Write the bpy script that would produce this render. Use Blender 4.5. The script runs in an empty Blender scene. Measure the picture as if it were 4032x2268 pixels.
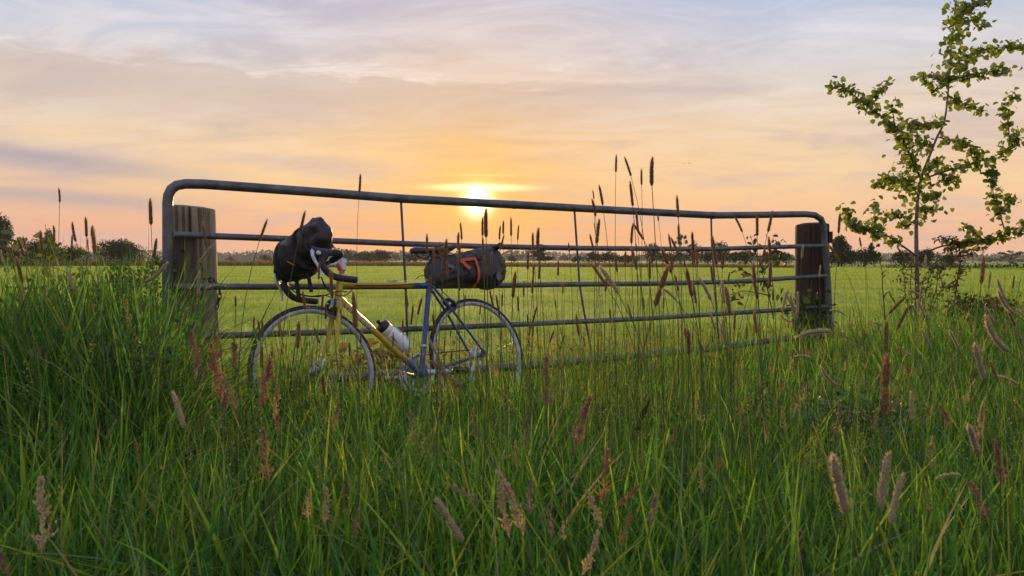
import bpy, math, random
import numpy as np
from mathutils import Vector, Matrix, Quaternion

random.seed(7)
RNG = np.random.default_rng(11)
S = bpy.context.scene
COL = S.collection
R = math.radians

# ------------------------------------------------------------------ camera
F, CX, CY = 3000.0, 2016.0, 1134.0          # focal length and centre of the photograph in pixels
PITCH = math.atan(109.0 / F)
CAMZ = 0.855
cam_data = bpy.data.cameras.new('camera')
cam = bpy.data.objects.new('camera', cam_data)
COL.objects.link(cam)
cam.location = (0, 0, CAMZ)
cam.rotation_euler = (math.pi / 2 - PITCH, 0, 0)
cam_data.sensor_width = 36.0
cam_data.lens = 36.0 * F / 4032.0
cam_data.clip_start = 0.05
cam_data.clip_end = 6000
cam_data.dof.use_dof = True
cam_data.dof.focus_distance = 4.0
cam_data.dof.aperture_fstop = 9.0
S.camera = cam

# ------------------------------------------------------------------ render settings
S.render.engine = 'CYCLES'
S.view_settings.view_transform = 'Standard'
S.view_settings.look = 'None'
S.view_settings.exposure = 0.14
S.view_settings.gamma = 1.0
S.view_settings.use_curve_mapping = False
cy = S.cycles
cy.max_bounces = 6
cy.diffuse_bounces = 3
cy.glossy_bounces = 2
cy.transmission_bounces = 4
cy.transparent_max_bounces = 4
cy.volume_bounces = 1
cy.use_denoising = True
cy.sample_clamp_indirect = 4.0


# ------------------------------------------------------------------ node helper
class Nodes:
    def __init__(self, tree):
        self.t = tree
        tree.nodes.clear()

    def new(self, kind, **kw):
        n = self.t.nodes.new(kind)
        for k, v in kw.items():
            setattr(n, k, v)
        return n

    def put(self, sock, v):
        if hasattr(v, 'is_output'):
            self.t.links.new(v, sock)
        elif v is not None:
            sock.default_value = v

    def m(self, op, a, b=None, c=None, clamp=False):
        n = self.new('ShaderNodeMath', operation=op, use_clamp=clamp)
        for i, v in enumerate((a, b, c)):
            if v is not None:
                self.put(n.inputs[i], v)
        return n.outputs[0]

    def smooth(self, x, lo, hi):
        n = self.new('ShaderNodeMapRange', interpolation_type='SMOOTHSTEP', clamp=True)
        self.put(n.inputs[0], x)
        self.put(n.inputs[1], lo)
        self.put(n.inputs[2], hi)
        return n.outputs[0]

    def mix(self, fac, a, b, blend='MIX'):
        n = self.new('ShaderNodeMix', data_type='RGBA', blend_type=blend)
        self.put(n.inputs[0], fac)
        self.put(n.inputs[6], rgba(a))
        self.put(n.inputs[7], rgba(b))
        return n.outputs[2]

    def comb(self, x, y, z=0.0):
        n = self.new('ShaderNodeCombineXYZ')
        for i, v in enumerate((x, y, z)):
            self.put(n.inputs[i], v)
        return n.outputs[0]

    def sep(self, v):
        n = self.new('ShaderNodeSeparateXYZ')
        self.put(n.inputs[0], v)
        return n.outputs

    def noise(self, vec, scale, detail=3.0, rough=0.55, dist=0.0):
        n = self.new('ShaderNodeTexNoise')
        self.put(n.inputs['Vector'], vec)
        n.inputs['Scale'].default_value = scale
        n.inputs['Detail'].default_value = detail
        n.inputs['Roughness'].default_value = rough
        n.inputs['Distortion'].default_value = dist
        return n.outputs['Fac']

    def ramp(self, fac, stops, interp='LINEAR'):
        n = self.new('ShaderNodeValToRGB')
        cr = n.color_ramp
        cr.interpolation = interp
        while len(cr.elements) < len(stops):
            cr.elements.new(0.5)
        for e, (p, c) in zip(cr.elements, sorted(stops)):
            e.position = p
            e.color = rgba(c)
        self.put(n.inputs[0], fac)
        return n.outputs[0]


def rgba(c):
    if hasattr(c, 'is_output'):
        return c
    return (c[0], c[1], c[2], 1.0) if len(c) == 3 else c


def srgb(r, g, b):
    return tuple(((v / 255 + 0.055) / 1.055) ** 2.4 if v > 10 else v / 255 / 12.92 for v in (r, g, b))


# ------------------------------------------------------------------ sky
SUN_AZ, SUN_EL = -2.6, 4.35                    # degrees from the viewing direction / above the horizon
sun_dir = Vector((math.sin(R(SUN_AZ)) * math.cos(R(SUN_EL)), math.cos(R(SUN_AZ)) * math.cos(R(SUN_EL)), math.sin(R(SUN_EL))))
world = bpy.data.worlds.new('World')
S.world = world
world.use_nodes = True
N = Nodes(world.node_tree)
d = N.new('ShaderNodeTexCoord').outputs['Generated']
dx, dy, dz = N.sep(d)
el = N.m('MULTIPLY', N.m('ARCSINE', dz), 180 / math.pi)
az = N.m('MULTIPLY', N.m('ARCTAN2', dx, dy), 180 / math.pi)
elp = N.m('MAXIMUM', el, 0.0)
fac = N.m('SQRT', N.m('DIVIDE', elp, 90.0))
P = lambda e: math.sqrt(e / 90)
base = N.ramp(fac, [
    (P(0.0), srgb(228, 168, 138)), (P(2.0), srgb(235, 180, 142)), (P(5.0), srgb(240, 201, 154)), (P(8.0), srgb(235, 205, 164)),
    (P(11.0), srgb(222, 203, 184)), (P(14.0), srgb(203, 203, 208)), (P(18.5), srgb(174, 190, 220)), (P(35), srgb(176, 190, 224)), (P(90), srgb(164, 182, 224))])
nd = N.new('ShaderNodeVectorMath', operation='DOT_PRODUCT')
N.put(nd.inputs[0], d)
nd.inputs[1].default_value = sun_dir
ang = N.m('MULTIPLY', N.m('ARCCOSINE', N.m('MINIMUM', nd.outputs['Value'], 0.999999)), 180 / math.pi)


def gauss(x, s):
    q = N.m('DIVIDE', x, s)
    return N.m('EXPONENT', N.m('MULTIPLY', N.m('MULTIPLY', q, q), -1.0))


# warm light spreading round the sun
warm = N.m('MULTIPLY', gauss(ang, 15.0), 0.62)
base = N.mix(warm, base, srgb(253, 194, 122))
low = N.m('MULTIPLY', gauss(N.m('SUBTRACT', az, SUN_AZ), 17.0), N.smooth(el, 6.5, 0.5))
base = N.mix(N.m('MULTIPLY', low, 0.75), base, srgb(252, 170, 98))
pinkleft = N.m('MULTIPLY', N.smooth(az, -8.0, -34.0), N.smooth(el, 9.0, 0.0))
base = N.mix(N.m('MULTIPLY', pinkleft, 0.35), base, srgb(216, 156, 146))
# cloud sheets seen in perspective
k = N.m('ADD', N.m('MAXIMUM', dz, 0.0), 0.10)
px_, py_ = N.m('DIVIDE', dx, k), N.m('DIVIDE', dy, k)
pc = N.comb(N.m('MULTIPLY', px_, 0.75), py_, 0.0)
n1 = N.noise(pc, 0.9, 5.0, 0.55, 0.4)
n2 = N.noise(N.comb(N.m('MULTIPLY', px_, 0.5), N.m('MULTIPLY', py_, 1.6), 3.0), 1.6, 7.0, 0.6, 0.8)
na = N.noise(N.comb(N.m('MULTIPLY', az, 0.055), N.m('MULTIPLY', el, 0.22), 1.3), 1.0, 6.0, 0.6, 0.3)
nb = N.noise(N.comb(N.m('MULTIPLY', az, 0.16), N.m('MULTIPLY', el, 0.7), 5.3), 1.0, 6.0, 0.62, 0.5)
c1 = N.smooth(n1, 0.46, 0.68)
sky = N.mix(N.m('MULTIPLY', c1, 0.50), base, srgb(190, 174, 180))
n3 = N.noise(N.comb(N.m('ADD', N.m('MULTIPLY', px_, 0.55), N.m('MULTIPLY', py_, 0.25)), N.m('MULTIPLY', py_, 1.1), 8.0), 2.6, 8.0, 0.62, 1.0)
ripple = N.m('MULTIPLY', N.smooth(n3, 0.46, 0.66), N.smooth(el, 4.0, 11.0))
sky = N.mix(N.m('MULTIPLY', ripple, 0.34), sky, srgb(240, 226, 218))
ripple2 = N.m('MULTIPLY', N.smooth(n3, 0.50, 0.32), N.smooth(el, 3.0, 10.0))
sky = N.mix(N.m('MULTIPLY', ripple2, 0.30), sky, srgb(176, 166, 178))
# brighter veil low in the middle
veil = N.m('MULTIPLY', N.smooth(na, 0.48, 0.70), N.m('MULTIPLY', gauss(N.m('SUBTRACT', el, 6.8), 3.2), gauss(N.m('SUBTRACT', az, -13.0), 10.0)))
sky = N.mix(N.m('MULTIPLY', veil, 0.65), sky, srgb(255, 214, 150))
# tan sheet with a torn upper edge
edge = N.m('ADD', N.m('ADD', 13.1, N.m('MULTIPLY', N.m('SUBTRACT', nb, 0.5), 5.0)), N.m('MULTIPLY', az, -0.012))
under = N.smooth(N.m('SUBTRACT', edge, el), -0.25, 0.55)
fade = N.m('MULTIPLY', N.smooth(el, 7.5, 12.3), N.m('MULTIPLY', N.smooth(az, 22.0, -2.0), N.smooth(az, -60.0, -30.0)))
sheet = N.m('MULTIPLY', under, fade)
sky = N.mix(N.m('MULTIPLY', sheet, 0.55), sky, srgb(203, 182, 168))
rim = N.m('MULTIPLY', gauss(N.m('SUBTRACT', el, N.m('ADD', edge, 0.25)), 0.45), N.m('MULTIPLY', fade, N.smooth(n2, 0.42, 0.66)))
sky = N.mix(N.m('MULTIPLY', rim, 0.85), sky, srgb(246, 228, 220))
# white wisps high up
wisp = N.m('MULTIPLY', N.smooth(n2, 0.50, 0.74), N.smooth(el, 10.0, 16.0))
sky = N.mix(N.m('MULTIPLY', wisp, 0.60), sky, srgb(232, 224, 226))
# two grey bands low on the left
for c0, slope, sig, a_in, a_out, amt in ((6.6, -0.075, 0.72, -32.0, -15.5, 0.75), (4.0, -0.03, 0.62, -30.0, -17.0, 0.6), (5.1, 0.02, 0.3, -33.0, -26.0, 0.3)):
    cen = N.m('ADD', N.m('ADD', c0, N.m('MULTIPLY', N.m('ADD', az, 34.0), slope)), N.m('MULTIPLY', N.m('SUBTRACT', na, 0.5), 2.0))
    band = N.m('MULTIPLY', gauss(N.m('SUBTRACT', el, cen), sig), N.smooth(az, a_out, a_in))
    band = N.m('MULTIPLY', band, N.m('ADD', 0.55, N.m('MULTIPLY', nb, 0.8)))
    sky = N.mix(N.m('MULTIPLY', band, amt, clamp=True), sky, srgb(166, 158, 168))
# faint streaks right of the sun
st = N.m('MULTIPLY', N.smooth(nb, 0.5, 0.66), N.m('MULTIPLY', N.smooth(el, 10.0, 6.0), N.smooth(az, -6.0, 8.0)))
sky = N.mix(N.m('MULTIPLY', st, 0.4), sky, srgb(226, 186, 156))
# the sun itself behind thin cloud
glow1 = N.m('MULTIPLY', gauss(ang, 5.6), 0.68)
sky = N.mix(glow1, sky, (1.0, 0.545, 0.115))
da = N.m('SUBTRACT', az, SUN_AZ)
glow2 = gauss(N.m('SQRT', N.m('ADD', N.m('POWER', N.m('ABSOLUTE', N.m('MULTIPLY', da, 0.85)), 2.0), N.m('POWER', N.m('ABSOLUTE', N.m('SUBTRACT', el, 4.7)), 2.0))), 1.35)
sky = N.mix(N.m('MULTIPLY', glow2, 0.95), sky, (1.2, 0.80, 0.20))
core = gauss(ang, 0.80)
streak = N.m('MULTIPLY', gauss(N.m('SUBTRACT', el, N.m('ADD', 5.42, N.m('MULTIPLY', N.m('SUBTRACT', nb, 0.5), 0.25))), 0.22), gauss(N.m('SUBTRACT', az, -2.4), 3.0))
streak2 = N.m('MULTIPLY', gauss(N.m('SUBTRACT', el, 6.35), 0.09), gauss(N.m('SUBTRACT', az, -2.0), 2.6))
sky = N.mix(N.m('MULTIPLY', streak2, 0.55), sky, (1.1, 0.85, 0.30))
sky = N.mix(streak, sky, (1.9, 1.7, 0.75))
sky = N.mix(core, sky, (5.0, 4.2, 2.2))
bg = N.new('ShaderNodeBackground')
N.put(bg.inputs[0], sky)
bg.inputs[1].default_value = 1.0
wo = N.new('ShaderNodeOutputWorld')
N.t.links.new(bg.outputs[0], wo.inputs[0])

# ------------------------------------------------------------------ sun lamp
sl = bpy.data.lights.new('sun', 'SUN')
sl.energy = 5.0
sl.angle = R(0.6)
sl.color = (1.0, 0.60, 0.28)
so = bpy.data.objects.new('sun', sl)
COL.objects.link(so)
so.location = (0, 0, 30)
so.rotation_euler = (-sun_dir).to_track_quat('-Z', 'Y').to_euler()


# ------------------------------------------------------------------ geometry helpers
def ray(px, py):
    u, v = (px - CX) / F, -(py - CY) / F
    c, s = math.cos(PITCH), math.sin(PITCH)
    return Vector((u, c + v * s, -s + v * c))


def at(px, py, Y):
    """The world point at distance Y ahead of the camera that shows at this pixel of the photograph."""
    r = ray(px, py)
    r *= Y / r.y
    return Vector((r.x, r.y, r.z + CAMZ))


def link(name, data, parent=None, loc=None):
    o = bpy.data.objects.new(name, data)
    COL.objects.link(o)
    if parent is not None:
        o.parent = parent
    if loc is not None:
        o.location = loc
    return o


def tag(o, label=None, cat=None, group=None, kind=None):
    for k_, v in (('label', label), ('category', cat), ('group', group), ('kind', kind)):
        if v:
            o[k_] = v
    return o


def thing(name, label, cat, loc=(0, 0, 0), group=None):
    return tag(link(name, None, None, loc), label, cat, group, 'thing')


def np_mesh(name, V, faces, mat, cols=None, smooth=False):
    """V (n,3); faces: list of integer arrays (m,k); cols: (n,3) colour variation of the thing itself."""
    me = bpy.data.meshes.new(name)
    V = np.asarray(V, dtype=np.float32)
    me.vertices.add(len(V))
    me.vertices.foreach_set('co', V.ravel())
    loops = np.concatenate([f.ravel() for f in faces]).astype(np.int32)
    tot = np.concatenate([np.full(len(f), f.shape[1]) for f in faces]).astype(np.int32)
    start = np.concatenate([[0], np.cumsum(tot)[:-1]]).astype(np.int32)
    me.loops.add(len(loops))
    me.loops.foreach_set('vertex_index', loops)
    me.polygons.add(len(tot))
    me.polygons.foreach_set('loop_start', start)
    me.polygons.foreach_set('loop_total', tot)
    if smooth:
        me.polygons.foreach_set('use_smooth', np.ones(len(tot), dtype=bool))
    me.update(calc_edges=True)
    if cols is not None:
        a = me.color_attributes.new('Col', 'FLOAT_COLOR', 'POINT')
        c4 = np.ones((len(V), 4), dtype=np.float32)
        c4[:, :3] = cols
        a.data.foreach_set('color', c4.ravel())
    if mat is not None:
        me.materials.append(mat)
    return me


class MB:
    """Collects shapes and links them as one mesh object."""
    def __init__(self):
        self.v, self.f = [], []

    def add(self, vs, fs):
        o = len(self.v)
        self.v += [tuple(x) for x in vs]
        self.f += [tuple(i + o for i in f) for f in fs]

    def tube(self, path, rad, n=10, cap=True, flat=None):
        """flat=(a,b): elliptical section scale."""
        path = [Vector(p) for p in path]
        m = len(path)
        rads = rad if hasattr(rad, '__len__') else [rad] * m
        rings, up = [], None
        for i, p in enumerate(path):
            t = (path[min(i + 1, m - 1)] - path[max(i - 1, 0)]).normalized()
            if up is None:
                up = t.orthogonal().normalized()
                if flat:
                    up = (Vector((0, 0, 1)) - t * t.z)
                    up = up.normalized() if up.length > 0.1 else t.orthogonal().normalized()
            up = (up - t * up.dot(t)).normalized()
            sd = t.cross(up)
            a, b = flat if flat else (1, 1)
            rings.append([p + (up * math.cos(2 * math.pi * j / n) * a + sd * math.sin(2 * math.pi * j / n) * b) * rads[i] for j in range(n)])
        vs = [v for r in rings for v in r]
        fs = [(i * n + j, i * n + (j + 1) % n, (i + 1) * n + (j + 1) % n, (i + 1) * n + j) for i in range(m - 1) for j in range(n)]
        if cap:
            fs.append(tuple(range(n - 1, -1, -1)))
            fs.append(tuple((m - 1) * n + j for j in range(n)))
        self.add(vs, fs)
        return self

    def rings(self, rings, cap=True):
        n = len(rings[0])
        vs = [v for r in rings for v in r]
        fs = [(i * n + j, i * n + (j + 1) % n, (i + 1) * n + (j + 1) % n, (i + 1) * n + j) for i in range(len(rings) - 1) for j in range(n)]
        if cap:
            fs.append(tuple(range(n - 1, -1, -1)))
            fs.append(tuple((len(rings) - 1) * n + j for j in range(n)))
        self.add(vs, fs)
        return self

    def lathe(self, prof, o=(0, 0, 0), ax=(0, 1, 0), n=40, closed=False):
        """prof: (radius, distance along the axis) pairs."""
        ax = Vector(ax).normalized()
        e1 = ax.orthogonal().normalized()
        e2 = ax.cross(e1)
        o = Vector(o)
        m = len(prof)
        vs = [o + ax * h + (e1 * math.cos(2 * math.pi * j / n) + e2 * math.sin(2 * math.pi * j / n)) * r for (r, h) in prof for j in range(n)]
        fs = [(i * n + j, i * n + (j + 1) % n, ((i + 1) % m) * n + (j + 1) % n, ((i + 1) % m) * n + j) for i in range(m if closed else m - 1) for j in range(n)]
        if not closed:
            fs += [tuple(range(n - 1, -1, -1)), tuple((m - 1) * n + j for j in range(n))]
        self.add(vs, fs)
        return self

    def box(self, c, half, ex=(1, 0, 0), ey=(0, 1, 0), ez=(0, 0, 1), ch=0.15):
        """A box with chamfered long edges."""
        c, ex, ey, ez = Vector(c), Vector(ex), Vector(ey), Vector(ez)
        a, b, h = half
        q = min(a, b) * ch * 2
        pts = [(a - q, -b), (a, -b + q), (a, b - q), (a - q, b), (-a + q, b), (-a, b - q), (-a, -b + q), (-a + q, -b)]
        self.rings([[c + ex * x + ey * y + ez * z for x, y in pts] for z in (-h, h)])
        return self

    def build(self, name, mat, parent=None, smooth=True, loc=None):
        me = bpy.data.meshes.new(name)
        off = Vector(loc) if loc is not None else Vector((0, 0, 0))
        me.from_pydata([tuple(Vector(v) - off) for v in self.v], [], self.f)
        me.materials.append(mat)
        if smooth:
            me.polygons.foreach_set('use_smooth', [True] * len(me.polygons))
            try:
                me.set_sharp_from_angle(angle=R(42))
            except Exception:
                pass
        me.update()
        return link(name, me, parent, loc)


def bez(p0, p1, p2, p3, n=8):
    p0, p1, p2, p3 = map(Vector, (p0, p1, p2, p3))
    return [p0 * (1 - t) ** 3 + p1 * 3 * t * (1 - t) ** 2 + p2 * 3 * t * t * (1 - t) + p3 * t ** 3 for t in [i / n for i in range(n + 1)]]


def spline(pts, n=6):
    """Catmull-Rom through the points."""
    p = [Vector(x) for x in pts]
    q = [p[0] * 2 - p[1]] + p + [p[-1] * 2 - p[-2]]
    out = []
    for i in range(1, len(q) - 2):
        for j in range(n):
            t = j / n
            a, b, c, e = q[i - 1], q[i], q[i + 1], q[i + 2]
            out.append(0.5 * ((2 * b) + (c - a) * t + (2 * a - 5 * b + 4 * c - e) * t * t + (3 * b - a - 3 * c + e) * t ** 3))
    out.append(p[-1])
    return out


# ------------------------------------------------------------------ materials
def material(name, make):
    m = bpy.data.materials.new(name)
    m.use_nodes = True
    n = Nodes(m.node_tree)
    sh = make(n)
    o = n.new('ShaderNodeOutputMaterial')
    n.t.links.new(sh, o.inputs[0])
    return m


def principled(n, col, rough=0.5, metal=0.0, spec=0.5, bump=None, bdist=0.002, coat=0.0):
    b = n.new('ShaderNodeBsdfPrincipled')
    n.put(b.inputs['Base Color'], rgba(col))
    n.put(b.inputs['Roughness'], rough)
    b.inputs['Metallic'].default_value = metal
    b.inputs['Specular IOR Level'].default_value = spec
    b.inputs['Coat Weight'].default_value = coat
    if bump is not None:
        bp = n.new('ShaderNodeBump')
        bp.inputs['Strength'].default_value = 0.7
        bp.inputs['Distance'].default_value = bdist
        n.put(bp.inputs['Height'], bump)
        n.t.links.new(bp.outputs[0], b.inputs['Normal'])
    return b.outputs[0]


def oc(n):
    return n.new('ShaderNodeTexCoord').outputs['Object']


def plain(name, col, rough=0.5, metal=0.0, var=0.15, scale=30.0, spec=0.5, bump=0.0, coat=0.0):
    def make(n):
        t = n.noise(oc(n), scale, 4.0, 0.6)
        dark = tuple(c * (1 - var) for c in col)
        lite = tuple(min(c * (1 + var), 1) for c in col)
        return principled(n, n.mix(n.smooth(t, 0.3, 0.7), dark, lite), rough, metal, spec, t if bump else None, bump or 0.001, coat)
    return material(name, make)


def leafy(name, trans=0.45, gloss=0.05, col=None, tboost=(1.15, 1.15, 0.6), grain=0.0):
    """Thin plant tissue: reflects, lets light through and shines a little; the colour varies from blade to blade."""
    def make(n):
        if col is None:
            c = n.new('ShaderNodeVertexColor', layer_name='Col').outputs[0]
        else:
            c = n.mix(n.smooth(n.noise(oc(n), 25.0, 3.0), 0.3, 0.7), tuple(x * 0.75 for x in col), tuple(x * 1.25 for x in col))
        df = n.new('ShaderNodeBsdfDiffuse')
        n.put(df.inputs[0], c)
        tr = n.new('ShaderNodeBsdfTranslucent')
        n.put(tr.inputs[0], n.mix(1.0, c, tboost, 'MULTIPLY'))
        mx = n.new('ShaderNodeMixShader')
        mx.inputs[0].default_value = trans
        n.t.links.new(df.outputs[0], mx.inputs[1])
        n.t.links.new(tr.outputs[0], mx.inputs[2])
        if gloss <= 0:
            return mx.outputs[0]
        gl = n.new('ShaderNodeBsdfGlossy')
        gl.inputs['Roughness'].default_value = 0.42
        gl.inputs['Color'].default_value = (0.9, 0.95, 0.85, 1)
        m2 = n.new('ShaderNodeMixShader')
        m2.inputs[0].default_value = gloss
        n.t.links.new(mx.outputs[0], m2.inputs[1])
        n.t.links.new(gl.outputs[0], m2.inputs[2])
        return m2.outputs[0]
    return material(name, make)


def steel(n):
    t = n.noise(oc(n), 9.0, 6.0, 0.65)
    t2 = n.noise(oc(n), 70.0, 3.0, 0.6)
    c = n.mix(n.smooth(t, 0.32, 0.68), (0.075, 0.080, 0.095), (0.15, 0.158, 0.175))
    c = n.mix(n.smooth(t2, 0.55, 0.75), c, (0.22, 0.22, 0.235))
    c = n.mix(n.smooth(t, 0.68, 0.78), c, (0.13, 0.10, 0.08))
    return principled(n, c, n.m('ADD', 0.38, n.m('MULTIPLY', t2, 0.25)), 0.55, 0.4, t2, 0.001)


def wood(n, c_dark, c_lite, green=0.0):
    x, y, z = n.sep(oc(n))
    v = n.comb(n.m('MULTIPLY', x, 60.0), n.m('MULTIPLY', y, 60.0), n.m('MULTIPLY', z, 3.0))
    t = n.noise(v, 1.0, 6.0, 0.65, 0.6)
    big = n.noise(oc(n), 5.0, 4.0, 0.6)
    c = n.mix(n.smooth(t, 0.3, 0.7), c_dark, c_lite)
    if green:
        c = n.mix(n.m('MULTIPLY', n.smooth(big, 0.45, 0.7), green), c, (0.085, 0.10, 0.045))
    return principled(n, c, 0.85, 0.0, 0.25, t, 0.006)


M = {
    'steel': material('galvanised_steel', steel),
    'post_grey': material('weathered_wood', lambda n: wood(n, (0.14, 0.120, 0.082), (0.38, 0.32, 0.235), 0.45)),
    'post_brown': material('stained_wood', lambda n: wood(n, (0.032, 0.023, 0.018), (0.072, 0.052, 0.041))),
    'plank': material('grey_plank', lambda n: wood(n, (0.075, 0.056, 0.044), (0.135, 0.108, 0.085), 0.1)),
    'rust': plain('rusty_iron', (0.045, 0.025, 0.018), 0.8, 0.3, 0.4, 80),
    'tyre': plain('tyre_rubber', (0.018, 0.018, 0.018), 0.75, 0, 0.3, 60),
    'alloy': plain('brushed_alloy', (0.42, 0.43, 0.46), 0.36, 0.75, 0.2, 40),
    'white_alloy': plain('pale_alloy', (0.50, 0.51, 0.55), 0.38, 0.35, 0.15, 40),
    'rim': plain('rim_alloy', (0.33, 0.34, 0.38), 0.42, 0.35, 0.25, 30),
    'spoke': plain('steel_spoke', (0.20, 0.20, 0.21), 0.4, 0.7, 0.1, 40),
    'black': plain('black_plastic', (0.016, 0.016, 0.018), 0.45, 0, 0.2, 60),
    'tape': plain('bar_tape', (0.022, 0.022, 0.032), 0.7, 0, 0.25, 120, bump=0.001),
    'hood': plain('rubber_hood', (0.03, 0.03, 0.05), 0.6, 0, 0.2, 60),
    'bag': plain('black_bag_fabric', (0.015, 0.014, 0.017), 0.50, 0, 0.3, 14, bump=0.006),
    'bag2': plain('slate_bag_fabric', (0.022, 0.019, 0.025), 0.50, 0, 0.35, 14, bump=0.006),
    'webbing': plain('black_webbing', (0.02, 0.02, 0.022), 0.8, 0, 0.2, 200),
    'orange': plain('orange_webbing', (0.58, 0.10, 0.035), 0.75, 0, 0.15, 150),
    'red': plain('red_clip', (0.62, 0.035, 0.025), 0.4, 0, 0.1, 50),
    'grey_print': plain('grey_print', (0.17, 0.15, 0.17), 0.7, 0, 0.1, 60),
    'dark_print': plain('dark_print', (0.03, 0.03, 0.045), 0.6, 0, 0.1, 60),
    'white_print': plain('white_print', (0.66, 0.66, 0.68), 0.6, 0, 0.08, 60),
    'bottle': plain('white_bottle', (0.78, 0.78, 0.80), 0.38, 0, 0.04, 20),
    'saddle': plain('saddle_cover', (0.028, 0.028, 0.036), 0.5, 0, 0.2, 50),
    'saddle_grey': plain('saddle_panel', (0.20, 0.21, 0.25), 0.45, 0, 0.1, 50),
    'bark': plain('pale_bark', (0.17, 0.14, 0.115), 0.85, 0, 0.45, 40, bump=0.004),
    'twig': plain('brown_twig', (0.085, 0.058, 0.042), 0.85, 0, 0.35, 60),
    'bark_dark': plain('dark_bark', (0.06, 0.05, 0.04), 0.9, 0, 0.4, 3),
    'bird': plain('grey_feathers', (0.40, 0.33, 0.26), 0.8, 0, 0.2, 5),
    'grass': leafy('meadow_blade', 0.50, 0.012),
    'stalk': leafy('grass_stalk', 0.25, 0.03, (0.11, 0.14, 0.045)),
    'pasture_blade': leafy('pasture_blade', 0.58, 0.0),
    'reed': leafy('dry_reed', 0.35, 0.0),
    'leaf': leafy('sapling_leaf', 0.55, 0.05, (0.150, 0.200, 0.034), (1.25, 1.2, 0.35)),
    'leaves': leafy('small_leaf', 0.42, 0.04),
    'crown': leafy('tree_foliage', 0.15, 0.0),
    'fox_core': plain('foxtail_core', (0.095, 0.068, 0.042), 0.9, 0, 0.35, 30),
    'fox_hair': leafy('foxtail_bristle', 0.60, 0.0, (0.50, 0.33, 0.19), (1.15, 0.85, 0.55)),
    'fox_core_pale': plain('pale_foxtail_core', (0.23, 0.215, 0.135), 0.9, 0, 0.3, 30),
    'fox_hair_pale': leafy('pale_foxtail_bristle', 0.55, 0.0, (0.70, 0.60, 0.43), (1.1, 0.95, 0.75)),
    'pan_red': leafy('red_panicle', 0.40, 0.0, (0.44, 0.265, 0.185), (1.0, 0.9, 0.85)),
    'pan_brown': leafy('brown_panicle', 0.40, 0.0, (0.42, 0.29, 0.19), (1.05, 0.9, 0.7)),
    'pan_tan': leafy('tan_panicle', 0.45, 0.0, (0.70, 0.58, 0.40), (1.1, 0.95, 0.7)),
    'pan_mauve': leafy('mauve_panicle', 0.40, 0.0, (0.46, 0.345, 0.28), (1.1, 0.9, 0.85)),
    'pan_green': leafy('green_panicle', 0.40, 0.0, (0.15, 0.19, 0.07), (1.1, 1.0, 0.6)),
    'pan_orange': leafy('orange_panicle', 0.45, 0.0, (0.50, 0.31, 0.17), (1.0, 0.9, 0.7)),
}


def paint(n):
    x, y, z = n.sep(oc(n))
    s = n.m('ADD', x, n.m('MULTIPLY', z, 0.3))
    t = n.smooth(s, 0.555, 0.635)
    grime = n.noise(oc(n), 45.0, 5.0, 0.65)
    blue = n.mix(grime, (0.009, 0.045, 0.19), (0.013, 0.062, 0.25))
    yel = n.mix(grime, (0.40, 0.29, 0.018), (0.50, 0.37, 0.03))
    c = n.mix(t, blue, yel)
    c = n.mix(n.smooth(grime, 0.66, 0.74), c, (0.05, 0.045, 0.03))
    return principled(n, c, 0.30, 0.0, 0.5, None, 0.001, 0.2)


M['paint'] = material('fade_paint', paint)


def soil(n):
    t = n.noise(oc(n), 3.0, 6.0, 0.6)
    c = n.mix(n.smooth(t, 0.35, 0.65), (0.020, 0.028, 0.010), (0.045, 0.052, 0.020))
    return principled(n, c, 0.95, 0, 0.1, t, 0.03)


def pasture(n):
    x, y, z = n.sep(oc(n))
    t = n.noise(n.comb(n.m('MULTIPLY', x, 0.35), y, 0.0), 0.55, 6.0, 0.6, 0.3)
    t2 = n.noise(oc(n), 6.0, 4.0, 0.6)
    t3 = n.noise(n.comb(n.m('MULTIPLY', x, 0.04), n.m('MULTIPLY', y, 0.07), 2.0), 1.0, 4.0, 0.6)
    c = n.mix(n.smooth(t, 0.36, 0.64), (0.155, 0.225, 0.045), (0.24, 0.31, 0.068))
    c = n.mix(n.m('MULTIPLY', n.smooth(t2, 0.4, 0.7), 0.4), c, (0.12, 0.185, 0.034))
    c = n.mix(n.m('MULTIPLY', n.smooth(t3, 0.45, 0.7), 0.5), c, (0.22, 0.27, 0.055))
    return principled(n, c, 0.95, 0, 0.1, t2, 0.05)


def far_hill(n):
    t = n.noise(oc(n), 0.03, 5.0, 0.6)
    return principled(n, n.mix(n.smooth(t, 0.35, 0.65), (0.035, 0.045, 0.022), (0.06, 0.07, 0.03)), 0.95, 0, 0.1)


M['soil'] = material('verge_soil', soil)
M['pasture'] = material('pasture_turf', pasture)
M['hill'] = material('wooded_hill', far_hill)

# ------------------------------------------------------------------ the lie of the land
GL, GR = Vector((-1.69, 3.711, 0)), Vector((2.46, 5.981, 0))     # ends of the gate on the ground
GU = (GR - GL).normalized()
GN = Vector((GU.y, -GU.x, 0))                                      # towards the camera


def gate_y(x):
    return GL.y + (x - GL.x) * (GR.y - GL.y) / (GR.x - GL.x)


def on_gate(px, py, off=0.0):
    r = ray(px, py)
    o = Vector((0, 0, CAMZ))
    t = ((GL - o).dot(GN) + off) / r.dot(GN)
    return o + r * t


def sheet(name, poly, z, mat, cuts=1):
    xs = [p[0] for p in poly]
    me = bpy.data.meshes.new(name)
    me.from_pydata([(p[0], p[1], z) for p in poly], [], [tuple(range(len(poly)))])
    me.materials.append(mat)
    return tag(link(name, me), kind='structure')


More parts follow.
